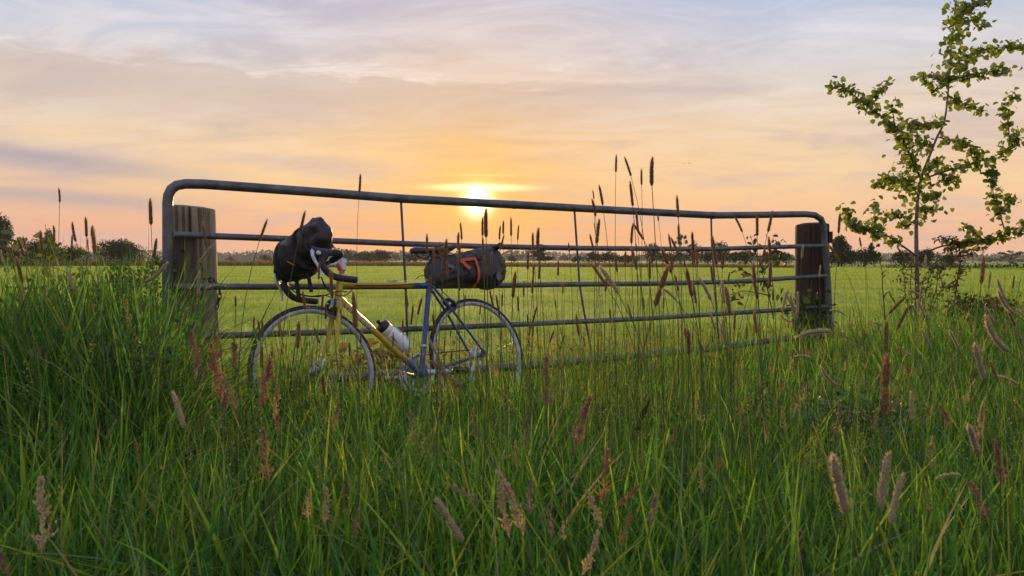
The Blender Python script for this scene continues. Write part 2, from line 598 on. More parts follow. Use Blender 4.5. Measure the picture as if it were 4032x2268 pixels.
sheet('ground', [(-3000, -60), (3000, -60), (3000, 4000), (-3000, 4000)], 0.0, M['soil'])
sheet('pasture', [(-2500, gate_y(-6) + 0.5), (-6, gate_y(-6) + 0.5), (9, gate_y(9) + 0.5), (2500, gate_y(9) + 0.5), (2500, 3500), (-2500, 3500)], 0.004, M['pasture'])

# ------------------------------------------------------------------ field gate
gate = thing('field_gate', 'long galvanised tubular steel field gate between two wooden posts', 'gate', GL)


def gate_local(p):
    return Vector(p) - GL


fr = [(660, 1508), (660, 1300), (660, 1000), (660, 800), (663, 770), (675, 745), (696, 730), (730, 724), (800, 725), (1200, 753), (1580, 782), (2265, 819), (2560, 835),
      (2790, 847), (2830, 848), (3000, 846), (3170, 843), (3208, 847), (3232, 862), (3243, 890), (3246, 950), (3259, 1100), (3264, 1200), (3267, 1312)]
MB().tube([gate_local(on_gate(*p)) for p in fr], 0.0245, 16).build('frame', M['steel'], gate)
for pts, r_ in (
    ([(684, 924), (1143, 941), (1570, 959), (1880, 970), (2270, 977), (2800, 981), (3000, 974), (3240, 968)], 0.0165),
    ([(684, 1128), (988, 1129), (1500, 1128), (1983, 1124), (2200, 1120), (2548, 1117), (2896, 1109), (3127, 1094), (3252, 1086)], 0.0165),
    ([(684, 1327), (900, 1321), (1231, 1310), (1430, 1304), (1606, 1296), (1935, 1282), (2176, 1271), (2548, 1254), (2896, 1232), (3070, 1221), (3258, 1206)], 0.0165),
    ([(684, 1512), (1000, 1502), (1355, 1488), (1509, 1475), (1943, 1450), (2176, 1433), (2838, 1369), (2954, 1352), (3260, 1312)], 0.024),
):
    MB().tube([gate_local(on_gate(*p)) for p in pts], r_, 14).build('rail', M['steel'], gate)
for pts in ([(1579, 795), (1590, 1000), (1597, 1130), (1603, 1300), (1608, 1480)], [(2262, 830), (2272, 977), (2282, 1120), (2305, 1260), (2332, 1400)], [(2800, 852), (2803, 980), (2815, 1110), (2823, 1245), (2832, 1370)]):
    MB().tube([gate_local(on_gate(*p)) for p in pts], 0.0068, 8).build('upright_rod', M['steel'], gate)
# welded collars where the tubes meet, the joint in the top tube and the hinge plate
for p, a_, l_, r_ in (((2025, 806), GU, 0.009, 0.0262), ((2806, 848), GU, 0.012, 0.0262)):
    c_ = gate_local(on_gate(*p))
    MB().lathe([(r_ - 0.004, -l_ * 1.6), (r_, -l_), (r_, l_), (r_ - 0.004, l_ * 1.6)], c_, a_, 16).build('weld_collar', M['steel'], gate)
hp = gate_local(on_gate(3266, 934, -0.05))
MB().box(hp, (0.022, 0.018, 0.045), GU, GN, (0, 0, 1)).build('hinge_plate', M['rust'], gate)


def post(name, label, px, Y, rad, ytop, slant, dome, mat, cracks, seed):
    rg = random.Random(seed)
    b = at(px, 1300, Y)
    base = Vector((b.x, b.y, 0))
    top = at(px, ytop, Y).z
    root = thing(name, label, 'post', base, 'wooden gate posts')
    n = 72
    rings = []
    zs = [(top - 0.012) * q for q in (0, 0.15, 0.3, 0.5, 0.7, 0.85, 0.95, 1.0)]
    wob = [1 + rg.uniform(-0.012, 0.012) for _ in range(n)]
    crk = {}
    for ang_, dep, z0 in cracks:
        crk[int(round(ang_ / (2 * math.pi) * n)) % n] = (dep, z0)
    for zi, z in enumerate(zs):
        rr = rad * (1.04 - 0.05 * z / top)
        ring = []
        for j in range(n):
            a_ = 2 * math.pi * j / n
            r_ = rr * wob[j] * (1 + 0.006 * math.sin(3 * a_ + z * 2))
            if j in crk and z > crk[j][1]:
                r_ -= crk[j][0]
            zz = z
            if zi == len(zs) - 1:
                zz += slant * math.cos(a_)
            ring.append((r_ * math.cos(a_) + 0.004 * math.sin(z * 3), r_ * math.sin(a_), zz))
        rings.append(ring)
    rings.append([(x * 0.965, y * 0.965, zs[-1] + 0.008 + slant * math.cos(2 * math.pi * j / n) + dome * 0.35) for j, (x, y, z) in enumerate(rings[-1])])
    rings.append([(x * 0.55, y * 0.55, zs[-1] + 0.012 + slant * 0.55 * math.cos(2 * math.pi * j / n) + dome) for j, (x, y, z) in enumerate(rings[-2])])
    MB().rings(rings).build('timber', mat, root)
    return root


# angles: the camera looks along +y, so the side that faces it is around 3*pi/2
lp = post('gate_post', 'weathered grey round post with deep cracks and a bolted plank', 766, 3.99, 0.114, 813, -0.010, 0.002, M['post_grey'],
          [(4.35, 0.02, 0.35), (4.98, 0.024, 0.05), (5.42, 0.016, 0.4), (5.75, 0.012, 0.6), (4.70, 0.012, 0.7), (3.9, 0.02, 0.2)], 3)
c_ = at(727, 1050, 3.822) - lp.location
pk = MB().box(c_, (0.056, 0.030, 0.147), GU, GN, (0.02, 0, 1), 0.12).build('plank', M['plank'], lp)
for q in ((722, 988), (717, 1066)):
    c_ = at(q[0], q[1], 3.788) - lp.location
    MB().lathe([(0.0095, -0.008), (0.0095, 0.002), (0.006, 0.004)], c_, GN, 14).build('bolt', M['rust'], pk)
post('gate_post', 'dark brown stained round post with a domed top, at the sapling end of the gate', 3192, 6.16, 0.130, 884, 0.004, 0.014, M['post_brown'],
     [(4.25, 0.012, 0.2), (5.0, 0.007, 0.6)], 5)

ch = thing('chain', 'short rusty chain looped round the cracked gate post', 'chain', at(852, 1165, 3.95))
pts = [(800, 1098), (822, 1100), (842, 1106), (856, 1118), (864, 1136), (866, 1156), (862, 1176), (856, 1196), (852, 1216)]
for i, (a_, b_) in enumerate(zip(pts, pts[1:])):
    p, q = at(*a_, 3.86) - ch.location, at(*b_, 3.86) - ch.location
    t_ = (q - p).normalized()
    sd = t_.cross(Vector((0, -1, 0))).normalized() if i % 2 else Vector((0, -1, 0))
    mid, hl = (p + q) / 2, (q - p).length * 0.62
    loop = [mid + t_ * math.cos(x) * hl + sd * math.sin(x) * hl * 0.55 for x in [2 * math.pi * j_ / 14 for j_ in range(15)]]
    MB().tube(loop, 0.0035, 6, False).build('link', M['rust'], ch)

# ------------------------------------------------------------------ bicycle
BPSI, BLAM = 3.8592, 0.2866
BM = Matrix.Translation((-0.1284, 4.2172, CAMZ - 0.8537)) @ Matrix.Rotation(BPSI, 4, 'Z') @ Matrix.Rotation(BLAM, 4, 'X')
BI = BM.inverted()


def bk(px, py, y):
    """Bicycle coordinates of a pixel of the photograph in the plane y = const (x forward, y towards the viewer, z up)."""
    o, r = BI @ Vector((0, 0, CAMZ)), BI.to_3x3() @ ray(px, py)
    return o + r * ((y - o.y) / r.y)


bike = thing('bicycle', 'yellow and blue racing bicycle leaning against the steel field gate', 'bicycle')
bike.matrix_world = BM
WR = 0.331
REAR, FRONT, BB = Vector((0, 0, WR)), Vector((0.996, 0, WR)), Vector((0.402, 0, 0.261))
SAX = Vector((-0.2924, 0, 0.9563))
ST = BB + SAX * 0.527
HT, HB = Vector((0.7946, 0, 0.779)), Vector((0.823, 0, 0.682))
Yv = Vector((0, 1, 0))
fb = MB()
fb.tube([ST + SAX * -0.02, Vector((0.799, 0, 0.764))], 0.0142, 18)
fb.tube([BB, ST + SAX * 0.018], 0.0146, 18)
fb.tube([BB, HB + Vector((0.0, 0, 0.018))], 0.0160, 18)
fb.tube([HB - SAX * 0.004, HT + SAX * 0.004], 0.0178, 18)
fb.lathe([(0.020, -0.036), (0.021, -0.030), (0.021, 0.030), (0.020, 0.036)], BB, (0, 1, 0), 20)
for s in (-1, 1):
    fb.tube([ST + Yv * 0.012 * s - SAX * 0.012, Vector((0.13, 0.032 * s, 0.565)), REAR + Vector((0.008, 0.060 * s, 0.012))], [0.0075, 0.0072, 0.006], 10)
    fb.tube([BB + Yv * 0.024 * s, Vector((0.25, 0.040 * s, 0.288)), REAR + Vector((0.012, 0.060 * s, -0.004))], [0.0115, 0.0095, 0.007], 10)
    fb.box(REAR + Vector((0.006, 0.061 * s, -0.002)), (0.017, 0.0025, 0.017))
for a_, d_ in ((HT, Vector((-1, 0, 0))), (HB, (BB - HB).normalized()), (ST, Vector((1, 0, 0)))):
    q = a_ + Vector((0, 0, -0.014)) if a_ is HT else (a_ + Vector((0, 0, 0.016)) if a_ is HB else a_ - SAX * 0.02)
    fb.tube([q, q + d_ * 0.035, q + d_ * 0.062], [0.0182, 0.0172, 0.0155], 18)
frame = fb.build('frame', M['paint'], bike)
# headset, seat clamp, fork
MB().lathe([(0.016, -0.004), (0.0225, 0.0), (0.0225, 0.010), (0.018, 0.013)], HB - SAX * 0.020, SAX, 24).build('headset', M['alloy'], bike)
MB().lathe([(0.020, 0), (0.022, 0.006), (0.020, 0.018), (0.0155, 0.024)], HT + SAX * 0.002, SAX, 24).build('headset', M['alloy'], bike)
fk = MB()
crown = HB - SAX * 0.038
fk.box(crown, (0.020, 0.046, 0.015), (0.956, 0, 0.292), (0, 1, 0), SAX, 0.3)
for s in (-1, 1):
    fk.tube(spline([crown + Yv * 0.038 * s, crown - SAX * 0.12 + Yv * 0.045 * s, crown - SAX * 0.21 + Vector((0.004, 0.049 * s, 0)), crown - SAX * 0.275 + Vector((0.024, 0.051 * s, 0.0)), FRONT + Vector((-0.006, 0.052 * s, 0.016))], 5),
            [0.0145] * 6 + [0.013] * 5 + [0.0115] * 5 + [0.010] * 4 + [0.008], 12, True, (1.0, 0.85))
fork = fk.build('fork', M['paint'], bike)
for s in (-1, 1):
    MB().tube([FRONT + Vector((-0.030, 0.052 * s, 0.052)), FRONT + Vector((-0.012, 0.052 * s, 0.022)), FRONT + Vector((0.0, 0.052 * s, -0.004))], [0.011, 0.0095, 0.006], 10).build('fork_tip', M['white_alloy'], fork)


def wheel(c, name):
    w = link('wheel', None, bike, c)
    ty = MB()
    ty.lathe([(0.3185 + 0.0125 * math.cos(a_), 0.0125 * math.sin(a_)) for a_ in [2 * math.pi * j / 14 for j in range(14)]], (0, 0, 0), (0, 1, 0), 96, True)
    ty.build('tyre', M['tyre'], w)
    rm = MB()
    rm.lathe([(0.3125, -0.0095), (0.309, -0.0100), (0.298, -0.0098), (0.2905, -0.004), (0.2905, 0.004), (0.298, 0.0098), (0.309, 0.0100), (0.3125, 0.0095)], (0, 0, 0), (0, 1, 0), 96, True)
    rm.build('rim', M['rim'], w)
    sp = MB()
    for i in range(32):
        a_ = 2 * math.pi * i / 32
        s = 1 if i % 2 else -1
        b_ = a_ + (0.55 if (i // 2) % 2 else -0.55)
        sp.tube([(0.293 * math.cos(a_), 0.0, 0.293 * math.sin(a_)), (0.02 * math.cos(b_), 0.026 * s, 0.02 * math.sin(b_))], 0.0008, 4, False)
    tag(sp.build('spokes', M['spoke'], w), kind='stuff')
    MB().lathe([(0.005, -0.064), (0.009, -0.058), (0.009, -0.05), (0.012, -0.034), (0.023, -0.030), (0.023, -0.024), (0.013, -0.018), (0.013, 0.018), (0.023, 0.024), (0.023, 0.030), (0.012, 0.034), (0.009, 0.05), (0.009, 0.058), (0.005, 0.064)], (0, 0, 0), (0, 1, 0), 20).build('hub', M['alloy'], w)
    return w


fw_, rw_ = wheel(FRONT, 'front'), wheel(REAR, 'rear')
# quick-release levers
for c in (FRONT, REAR):
    MB().tube([c + Vector((0, 0.066, 0)), c + Vector((0.012, 0.076, 0.012)), c + Vector((0.035, 0.078, 0.035))], [0.006, 0.005, 0.004], 8).build('release_lever', M['alloy'], bike)
# seat post and saddle
MB().tube([ST - SAX * 0.0, ST + SAX * 0.168], 0.0132, 18).build('seat_post', M['alloy'], bike)
MB().lathe([(0.0165, -0.010), (0.0175, -0.008), (0.0175, 0.008), (0.0165, 0.010)], ST + SAX * 0.012, SAX, 20).build('seat_clamp', M['alloy'], bike)
prof = [(0.338, 0.004, 0.946, 0.938), (0.330, 0.018, 0.958, 0.930), (0.310, 0.022, 0.965, 0.928), (0.270, 0.023, 0.963, 0.930), (0.220, 0.028, 0.958, 0.928), (0.175, 0.042, 0.957, 0.926), (0.130, 0.060, 0.962, 0.928), (0.095, 0.068, 0.968, 0.932), (0.072, 0.062, 0.968, 0.938), (0.060, 0.030, 0.962, 0.945)]


def sad_ring(x, w_, zt, zb, g=0.0, n=20):
    out = []
    for j in range(n):
        a_ = 2 * math.pi * j / n
        cs, sn = math.cos(a_), math.sin(a_)
        yy = w_ * math.copysign(abs(cs) ** 0.6, cs)
        zz = (zt + zb) / 2 + (zt - zb) / 2 * math.copysign(abs(sn) ** 0.7, sn)
        out.append((x, yy * (1 + g), zz + (g * 0.03 if sn > 0 else 0)))
    return out


saddle = MB().rings([sad_ring(*p) for p in prof]).build('saddle', M['saddle'], bike)
for lo_, hi_ in ((1, 4), (5, 8)):
    mb = MB()
    for s in (1, -1):
        vs = []
        for p in prof[lo_:hi_]:
            rg_ = sad_ring(*p)
            for j in ((1, 2, 3, 4) if s > 0 else (6, 7, 8, 9)):
                x, y, z = rg_[j]
                vs.append((x, y * 1.03, z + 0.0018))
        m_ = hi_ - lo_
        mb.add(vs, [(i * 4 + j, i * 4 + j + 1, i * 4 + 5 + j, i * 4 + 4 + j) for i in range(m_ - 1) for j in range(3)])
    mb.build('panel', M['saddle_grey'], saddle)
rl = MB()
for s in (-1, 1):
    rl.tube(spline([(0.31, 0.010 * s, 0.936), (0.27, 0.020 * s, 0.915), (0.22, 0.024 * s, 0.905), (0.16, 0.026 * s, 0.906), (0.10, 0.036 * s, 0.928)], 4), 0.0035, 8)
rl.box((0.198, 0, 0.912), (0.018, 0.028, 0.012))
rl.build('saddle_rail', M['black'], saddle)
# stem and bars
sm = MB()
sm.tube([HT + SAX * 0.02, HT + SAX * 0.106], 0.0112, 16)
sm.tube([HT + SAX * 0.085 + Vector((-0.004, 0, 0)), Vector((0.82, 0, 0.868)), Vector((0.872, 0, 0.862))], [0.0155, 0.0135, 0.0145], 16)
sm.lathe([(0.019, -0.020), (0.0205, -0.017), (0.0205, 0.017), (0.019, 0.020)], (0.876, 0, 0.861), (0, 1, 0), 20)
sm.box(HT + SAX * 0.092 + Vector((0.001, 0, 0)), (0.019, 0.017, 0.030), (0.956, 0, 0.292), (0, 1, 0), SAX, 0.2)
sm.build('stem', M['white_alloy'], bike)
bars = MB().tube([(0.876, -0.14, 0.861), (0.876, 0.14, 0.861)], 0.0125, 14).build('handlebar', M['alloy'], bike)
for s in (1, -1):
    tp = spline([(0.876, 0.10 * s, 0.861), (0.874, 0.165 * s, 0.862), (0.885, 0.200 * s, 0.864), (0.925, 0.211 * s, 0.866), (0.968, 0.212 * s, 0.856), (0.990, 0.212 * s, 0.832), (0.990, 0.212 * s, 0.800), (0.968, 0.212 * s, 0.766), (0.935, 0.213 * s, 0.746), (0.890, 0.214 * s, 0.736), (0.826, 0.215 * s, 0.728)], 6)
    MB().tube(tp, 0.0162, 14).build('bar_tape', M['tape'], bars)
    hb = MB()
    hb.rings([[Vector(c) + Vector((0, math.cos(a_) * w_, 0)) + Vector((u[0], 0, u[1])) * math.sin(a_) * h_ for a_ in [2 * math.pi * j / 14 for j in range(14)]]
              for c, w_, h_, u in (((0.940, 0.212 * s, 0.866), 0.017, 0.016, (0, 1)), ((0.970, 0.212 * s, 0.866), 0.019, 0.020, (0.1, 1)), ((1.000, 0.212 * s, 0.868), 0.018, 0.021, (0.15, 1)),
                                    ((1.022, 0.212 * s, 0.876), 0.016, 0.020, (0.2, 1)), ((1.036, 0.212 * s, 0.888), 0.011, 0.012, (0.3, 1)), ((1.041, 0.212 * s, 0.895), 0.004, 0.005, (0.3, 1)))])
    hd = hb.build('brake_hood', M['hood'], bike)
    lv = MB().tube(spline([(1.008, 0.213 * s, 0.882), (1.030, 0.214 * s, 0.872), (1.030, 0.214 * s, 0.835), (1.016, 0.216 * s, 0.800), (1.010, 0.220 * s, 0.768), (1.016, 0.224 * s, 0.742)], 4),
                   [0.011, 0.012, 0.013, 0.0135, 0.013, 0.0125, 0.012, 0.011, 0.0105, 0.010, 0.0095, 0.009, 0.0085, 0.008, 0.0075, 0.007, 0.0065, 0.006, 0.006, 0.006, 0.006], 10, True, (1.0, 0.55))
    lv.build('brake_lever', M['alloy'], bike)
    MB().lathe([(0.010, -0.002), (0.012, 0.003), (0.008, 0.006)], (1.012, 0.229 * s if s > 0 else -0.229, 0.858), (0, s, 0), 14).build('lever_cap', M['alloy'], hd)
# cables
cab = [
    [(1.000, 0.205, 0.86), (0.985, 0.16, 0.80), (0.93, 0.09, 0.73), (0.865, 0.03, 0.70), (0.858, 0.018, 0.66)],
    [(1.000, 0.205, 0.87), (0.96, 0.13, 0.76), (0.90, 0.08, 0.71), (0.84, 0.030, 0.70), (0.79, 0.028, 0.70), (0.74, 0.024, 0.732)],
    [(1.000, -0.205, 0.86), (0.98, -0.16, 0.78), (0.93, -0.09, 0.73), (0.875, 0.0, 0.705), (0.80, 0.024, 0.64)],
    [(1.000, -0.205, 0.87), (0.97, -0.14, 0.76), (0.90, -0.05, 0.715), (0.83, 0.03, 0.72), (0.78, 0.03, 0.715)],
    [(0.72, 0.016, 0.752), (0.60, 0.017, 0.749), (0.45, 0.017, 0.749), (0.33, 0.017, 0.752)],
    [(0.335, 0.0, 0.783), (0.30, 0.004, 0.800), (0.255, 0.008, 0.793), (0.222, 0.016, 0.765), (0.185, 0.024, 0.70), (0.15, 0.024, 0.668)],
]
for c in cab:
    MB().tube(spline(c, 5), 0.0026, 6).build('cable', M['black'], bike)


def caliper(c, fx, up):
    c, fx, up = Vector(c), Vector(fx), Vector(up)
    o = link('brake_caliper', None, bike, c)
    a_ = MB()
    for s in (-1, 1):
        a_.tube([up * 0.020 + Yv * 0.006 * s + fx * 0.012, up * 0.012 + Yv * 0.030 * s + fx * 0.014, up * -0.018 + Yv * 0.034 * s + fx * 0.013, up * -0.040 + Yv * 0.024 * s + fx * 0.010], [0.011, 0.012, 0.010, 0.008], 10)
    a_.build('caliper_arm', M['black'], o)
    MB().tube([up * 0.022 + Yv * 0.030 + fx * 0.020, up * 0.0 + Yv * 0.040 + fx * 0.022, up * -0.024 + Yv * 0.036 + fx * 0.020], [0.008, 0.007, 0.008], 8).build('caliper_face', M['alloy'], o)
    for s in (-1, 1):
        MB().box(up * -0.046 + Yv * 0.018 * s, (0.026, 0.005, 0.007), fx.cross(Yv).normalized().cross(Yv), Yv, up).build('brake_pad', M['black'], o)
    MB().lathe([(0.007, -0.012), (0.007, 0.022), (0.004, 0.026)], fx * 0.012, fx, 12).build('caliper_bolt', M['alloy'], o)
    return o


caliper(crown + Vector((0.022, 0, 0.010)), (0.956, 0, 0.292), SAX)
caliper((0.152, 0, 0.636), (-0.70, 0, 0.70), (0.70, 0, 0.70))
# cranks and drive train
cr = link('crankset', None, bike, BB)
MB().tube([(-0.002, 0.058, -0.002), (-0.05, 0.078, -0.004), (-0.168, 0.088, -0.013)], [0.016, 0.0125, 0.0105], 12, True, (1.0, 0.75)).build('crank_arm', M['white_alloy'], cr)
MB().tube([(0.002, -0.066, 0.002), (0.05, -0.084, 0.004), (0.168, -0.092, 0.013)], [0.016, 0.0125, 0.0105], 12, True, (1.0, 0.75)).build('crank_arm', M['white_alloy'], cr)
for rr, yy in ((0.105, -0.046), (0.082, -0.038)):
    rg = MB()
    n_ = 52
    outer = [(rr + (0.004 if j % 2 else 0.0)) for j in range(n_ * 2)]
    vs, fs = [], []
    for j in range(n_ * 2):
        a_ = math.pi * j / n_
        for q, h_ in ((outer[j], -0.0015), (outer[j], 0.0015), (rr - 0.014, 0.0015), (rr - 0.014, -0.0015)):
            vs.append((q * math.cos(a_), yy + h_, q * math.sin(a_)))
    for j in range(n_ * 2):
        k_ = (j + 1) % (n_ * 2)
        for i in range(4):
            fs.append((j * 4 + i, k_ * 4 + i, k_ * 4 + (i + 1) % 4, j * 4 + (i + 1) % 4))
    rg.add(vs, fs)
    rg.build('chainring', M['alloy'], cr)
sd = MB()
for j in range(5):
    a_ = 2 * math.pi * j / 5 + 0.3
    sd.tube([(0.012 * math.cos(a_), -0.052, 0.012 * math.sin(a_)), (0.092 * math.cos(a_), -0.044, 0.092 * math.sin(a_))], [0.010, 0.007], 8)
sd.build('spider', M['alloy'], cr)
for x, y, z in ((-0.168, 0.125, -0.013), (0.168, -0.130, 0.013)):
    MB().box((x, y, z), (0.042, 0.036, 0.009), (0.97, 0, 0.24), (0, 1, 0), (-0.24, 0, 0.97), 0.35).build('pedal', M['black'], cr)
cs = MB()
cs.lathe([(0.016, -0.048), (0.030, -0.047), (0.030, -0.043), (0.036, -0.042), (0.036, -0.038), (0.044, -0.037), (0.044, -0.033), (0.050, -0.032), (0.050, -0.028), (0.016, -0.026)], REAR, (0, 1, 0), 30)
cs.build('cassette', M['alloy'], bike)
chn = MB()
up_ = [(BB.x, -0.046, BB.z + 0.105), (0.2, -0.044, 0.373), (0.0, -0.042, WR + 0.042)]
chn.tube(up_, 0.004, 6)
chn.tube([(BB.x, -0.046, BB.z - 0.105), (0.22, -0.046, 0.168), (0.035, -0.046, 0.198)], 0.004, 6)
chn.build('drive_chain', M['rust'], bike)
dr = MB()
dr.tube([REAR + Vector((0.0, -0.056, -0.02)), (0.015, -0.070, 0.288), (0.025, -0.058, 0.262)], [0.010, 0.014, 0.010], 10)
for c in ((0.020, -0.046, 0.262), (0.040, -0.046, 0.205)):
    dr.lathe([(0.019, -0.003), (0.021, 0.0), (0.019, 0.003)], c, (0, 1, 0), 18)
dr.tube([(0.020, -0.054, 0.266), (0.040, -0.054, 0.202)], [0.010, 0.009], 8)
dr.build('derailleur', M['alloy'], bike)
MB().tube([(0.37, -0.03, 0.375), (0.385, -0.045, 0.37), (0.41, -0.045, 0.36)], [0.010, 0.012, 0.006], 8).build('front_derailleur', M['alloy'], bike)
MB().lathe([(0.0160, -0.007), (0.0178, -0.005), (0.0178, 0.005), (0.0160, 0.007)], BB + SAX * 0.155, SAX, 20).build('clamp_band', M['alloy'], bike)
# bottle cage
DT = (HB - BB).normalized()
DP = Vector((-DT.z, 0, DT.x))
cg = MB()
for s in (-1, 1):
    cg.tube(spline([BB + DT * 0.165 + DP * 0.022 + Yv * 0.010 * s, BB + DT * 0.16 + DP * 0.030 + Yv * 0.034 * s, BB + DT * 0.155 + DP * 0.070 + Yv * 0.041 * s, BB + DT * 0.20 + DP * 0.095 + Yv * 0.030 * s, BB + DT * 0.262 + DP * 0.104 + Yv * 0.010 * s], 5), 0.0026, 7)
    cg.tube(spline([BB + DT * 0.165 + DP * 0.022 + Yv * 0.010 * s, BB + DT * 0.145 + DP * 0.04 + Yv * 0.012 * s, BB + DT * 0.143 + DP * 0.09 + Yv * 0.010 * s], 4), 0.0026, 7)
cg.tube([BB + DT * 0.15 + DP * 0.021, BB + DT * 0.31 + DP * 0.021], 0.004, 8)
cg.box(BB + DT * 0.262 + DP * 0.104, (0.006, 0.012, 0.002), DT, Yv, DP)
cg.build('bottle_cage', M['alloy'], bike)

bt = thing('water_bottle', 'white plastic drinking bottle with a black cap in the bicycle frame cage', 'bottle')
bt.matrix_world = BM @ Matrix.Translation(BB + DT * 0.15 + DP * 0.0635)
rp = 0.0365
MB().lathe([(rp - 0.010, 0.0), (rp - 0.003, 0.003), (rp, 0.012), (rp, 0.118), (rp - 0.002, 0.122), (rp - 0.006, 0.126), (rp - 0.006, 0.131), (rp - 0.002, 0.136), (rp - 0.001, 0.142), (rp - 0.003, 0.158)], (0, 0, 0), DT, 36).build('bottle_body', M['bottle'], bt)
cp = MB().lathe([(rp - 0.002, 0.158), (rp - 0.001, 0.161), (rp - 0.001, 0.183), (rp - 0.004, 0.187), (0.016, 0.191), (0.013, 0.195)], (0, 0, 0), DT, 36).build('cap', M['black'], bt)
MB().lathe([(0.010, 0.194), (0.010, 0.208), (0.012, 0.211), (0.007, 0.217)], (0, 0, 0), DT, 16).build('spout', M['black'], cp)
# the dark print on the bottle's side
pr = MB()
for j in range(5):
    pr.add([(DT * (0.052 + 0.006 * j + dx_) + Yv * math.sin(a_) * (rp + 0.0006) - DP * math.cos(a_) * (rp + 0.0006)) for dx_, a_ in ((0, 0.55 + 0.05 * j), (0.004, 0.55), (0.052 - 0.004 * j, 0.78 - 0.03 * j), (0.05 - 0.004 * j, 0.90))], [(0, 1, 2, 3)])
pr.build('print', M['grey_print'], bt)


# lettering
def text_mesh(s, size, mat, fn, name, parent, offset=0.0, space=1.0, squash=1.0):
    cu = bpy.data.curves.new('lettering', 'FONT')
    cu.body = s
    cu.size = size
    cu.offset = offset
    cu.space_character = space
    cu.resolution_u = 3
    tmp = bpy.data.objects.new('lettering', cu)
    COL.objects.link(tmp)
    dg = bpy.context.evaluated_depsgraph_get()
    dg.update()
    me = bpy.data.meshes.new_from_object(tmp.evaluated_get(dg))
    bpy.data.objects.remove(tmp)
    for v in me.vertices:
        v.co = fn(v.co.x, v.co.y * squash)
    me.materials.clear()
    me.materials.append(mat)
    me.name = name
    return link(name, me, parent)


def wrap(o, ax, up, rad, lift, v0):
    o, ax, up = Vector(o), Vector(ax).normalized(), Vector(up).normalized()
    def fn(u, v):
        ph = (v - v0) / rad
        return o + ax * u + (Yv * math.cos(ph) + up * math.sin(ph)) * (rad + lift)
    return fn


o_ = HB - DT * 0.045
text_mesh('PEUGEOT', 0.032, M['white_print'], wrap(o_, -DT, DP, 0.016, 0.0013, 0.0105), 'lettering', frame, 0.0016, 1.55, 0.72)
text_mesh('PEUGEOT', 0.032, M['dark_print'], wrap(o_, -DT, DP, 0.016, 0.0018, 0.0105), 'lettering', frame, -0.0004, 1.55, 0.72)
tt = Vector((0.53, 0, 0.765))
text_mesh('COMPETITION', 0.0125, M['white_print'], wrap(tt + Vector((-0.072, 0, 0)), (-1, 0, 0), (0, 0, 1), 0.0142, 0.0012, -0.001), 'lettering', frame, 0, 1.1, 0.8)
el_ = MB()
el_.add([tt + Vector((-0.035 + 0.036 * math.cos(a_), 0, 0)) + (Yv * math.cos(0.45 + 0.45 * math.sin(a_)) + Vector((0, 0, 1)) * math.sin(0.45 + 0.45 * math.sin(a_))) * 0.0150 for a_ in [2 * math.pi * j / 24 for j in range(24)]], [tuple(range(24))])
el_.build('emblem', M['grey_print'], frame, False)
text_mesh('Cycles', 0.015, M['white_print'], wrap(tt, (-1, 0, 0), (0, 0, 1), 0.0142, 0.0016, -0.003), 'lettering', frame, 0.0003, 1.0, 0.8)


def round_tyre(u, v):
    a_ = math.pi / 2 + 0.02 + u / 0.3185
    r_ = 0.3185 - 0.004 + v
    return Vector((r_ * math.cos(a_), 0.0128 * math.sqrt(max(0, 1 - ((r_ - 0.3185) / 0.0125) ** 2)) + 0.0004, r_ * math.sin(a_)))


text_mesh('vittoria  Zaffiro', 0.0095, M['white_print'], lambda u, v: round_tyre(0.045 - u, v), 'lettering', fw_, 0.0, 1.1)

# ------------------------------------------------------------------ bags
def super_ring(c, ea, eb, a, b, n, p=0.8, seed=0, amp=0.0, off=0.0):
    c, ea, eb = Vector(c), Vector(ea), Vector(eb)
    out = []
    for j in range(n):
        t_ = 2 * math.pi * j / n
        cs, sn = math.cos(t_), math.sin(t_)
        w_ = 1 + amp * (math.sin(3 * t_ + seed) * 0.5 + math.sin(7 * t_ + seed * 2.3 + off) * 0.35 + math.sin(13 * t_ - seed * 1.7) * 0.2)
        out.append(c + ea * (a * w_ * math.copysign(abs(cs) ** p, cs)) + eb * (b * w_ * math.copysign(abs(sn) ** p, sn)))
    return out


def refine(rows, k_):
    out = []
    for a_, b_ in zip(rows, rows[1:]):
        out += [tuple(u + (v - u) * j / k_ for u, v in zip(a_, b_)) for j in range(k_)]
    return out + [rows[-1]]


def creases(p, amp):
    """Soft diagonal folds of slack cloth."""
    a_ = math.sin(p.x * 62 + p.z * 38 + 1.3 * math.sin(p.z * 45 + p.y * 20)) + 0.6 * math.sin(p.x * 31 - p.z * 90 + p.y * 24 + 2.0)
    b_ = math.sin(p.x * 17 + p.y * 25 + p.z * 13)
    return amp * (abs(a_) ** 0.7) * (0.5 + 0.5 * b_) * -1.0


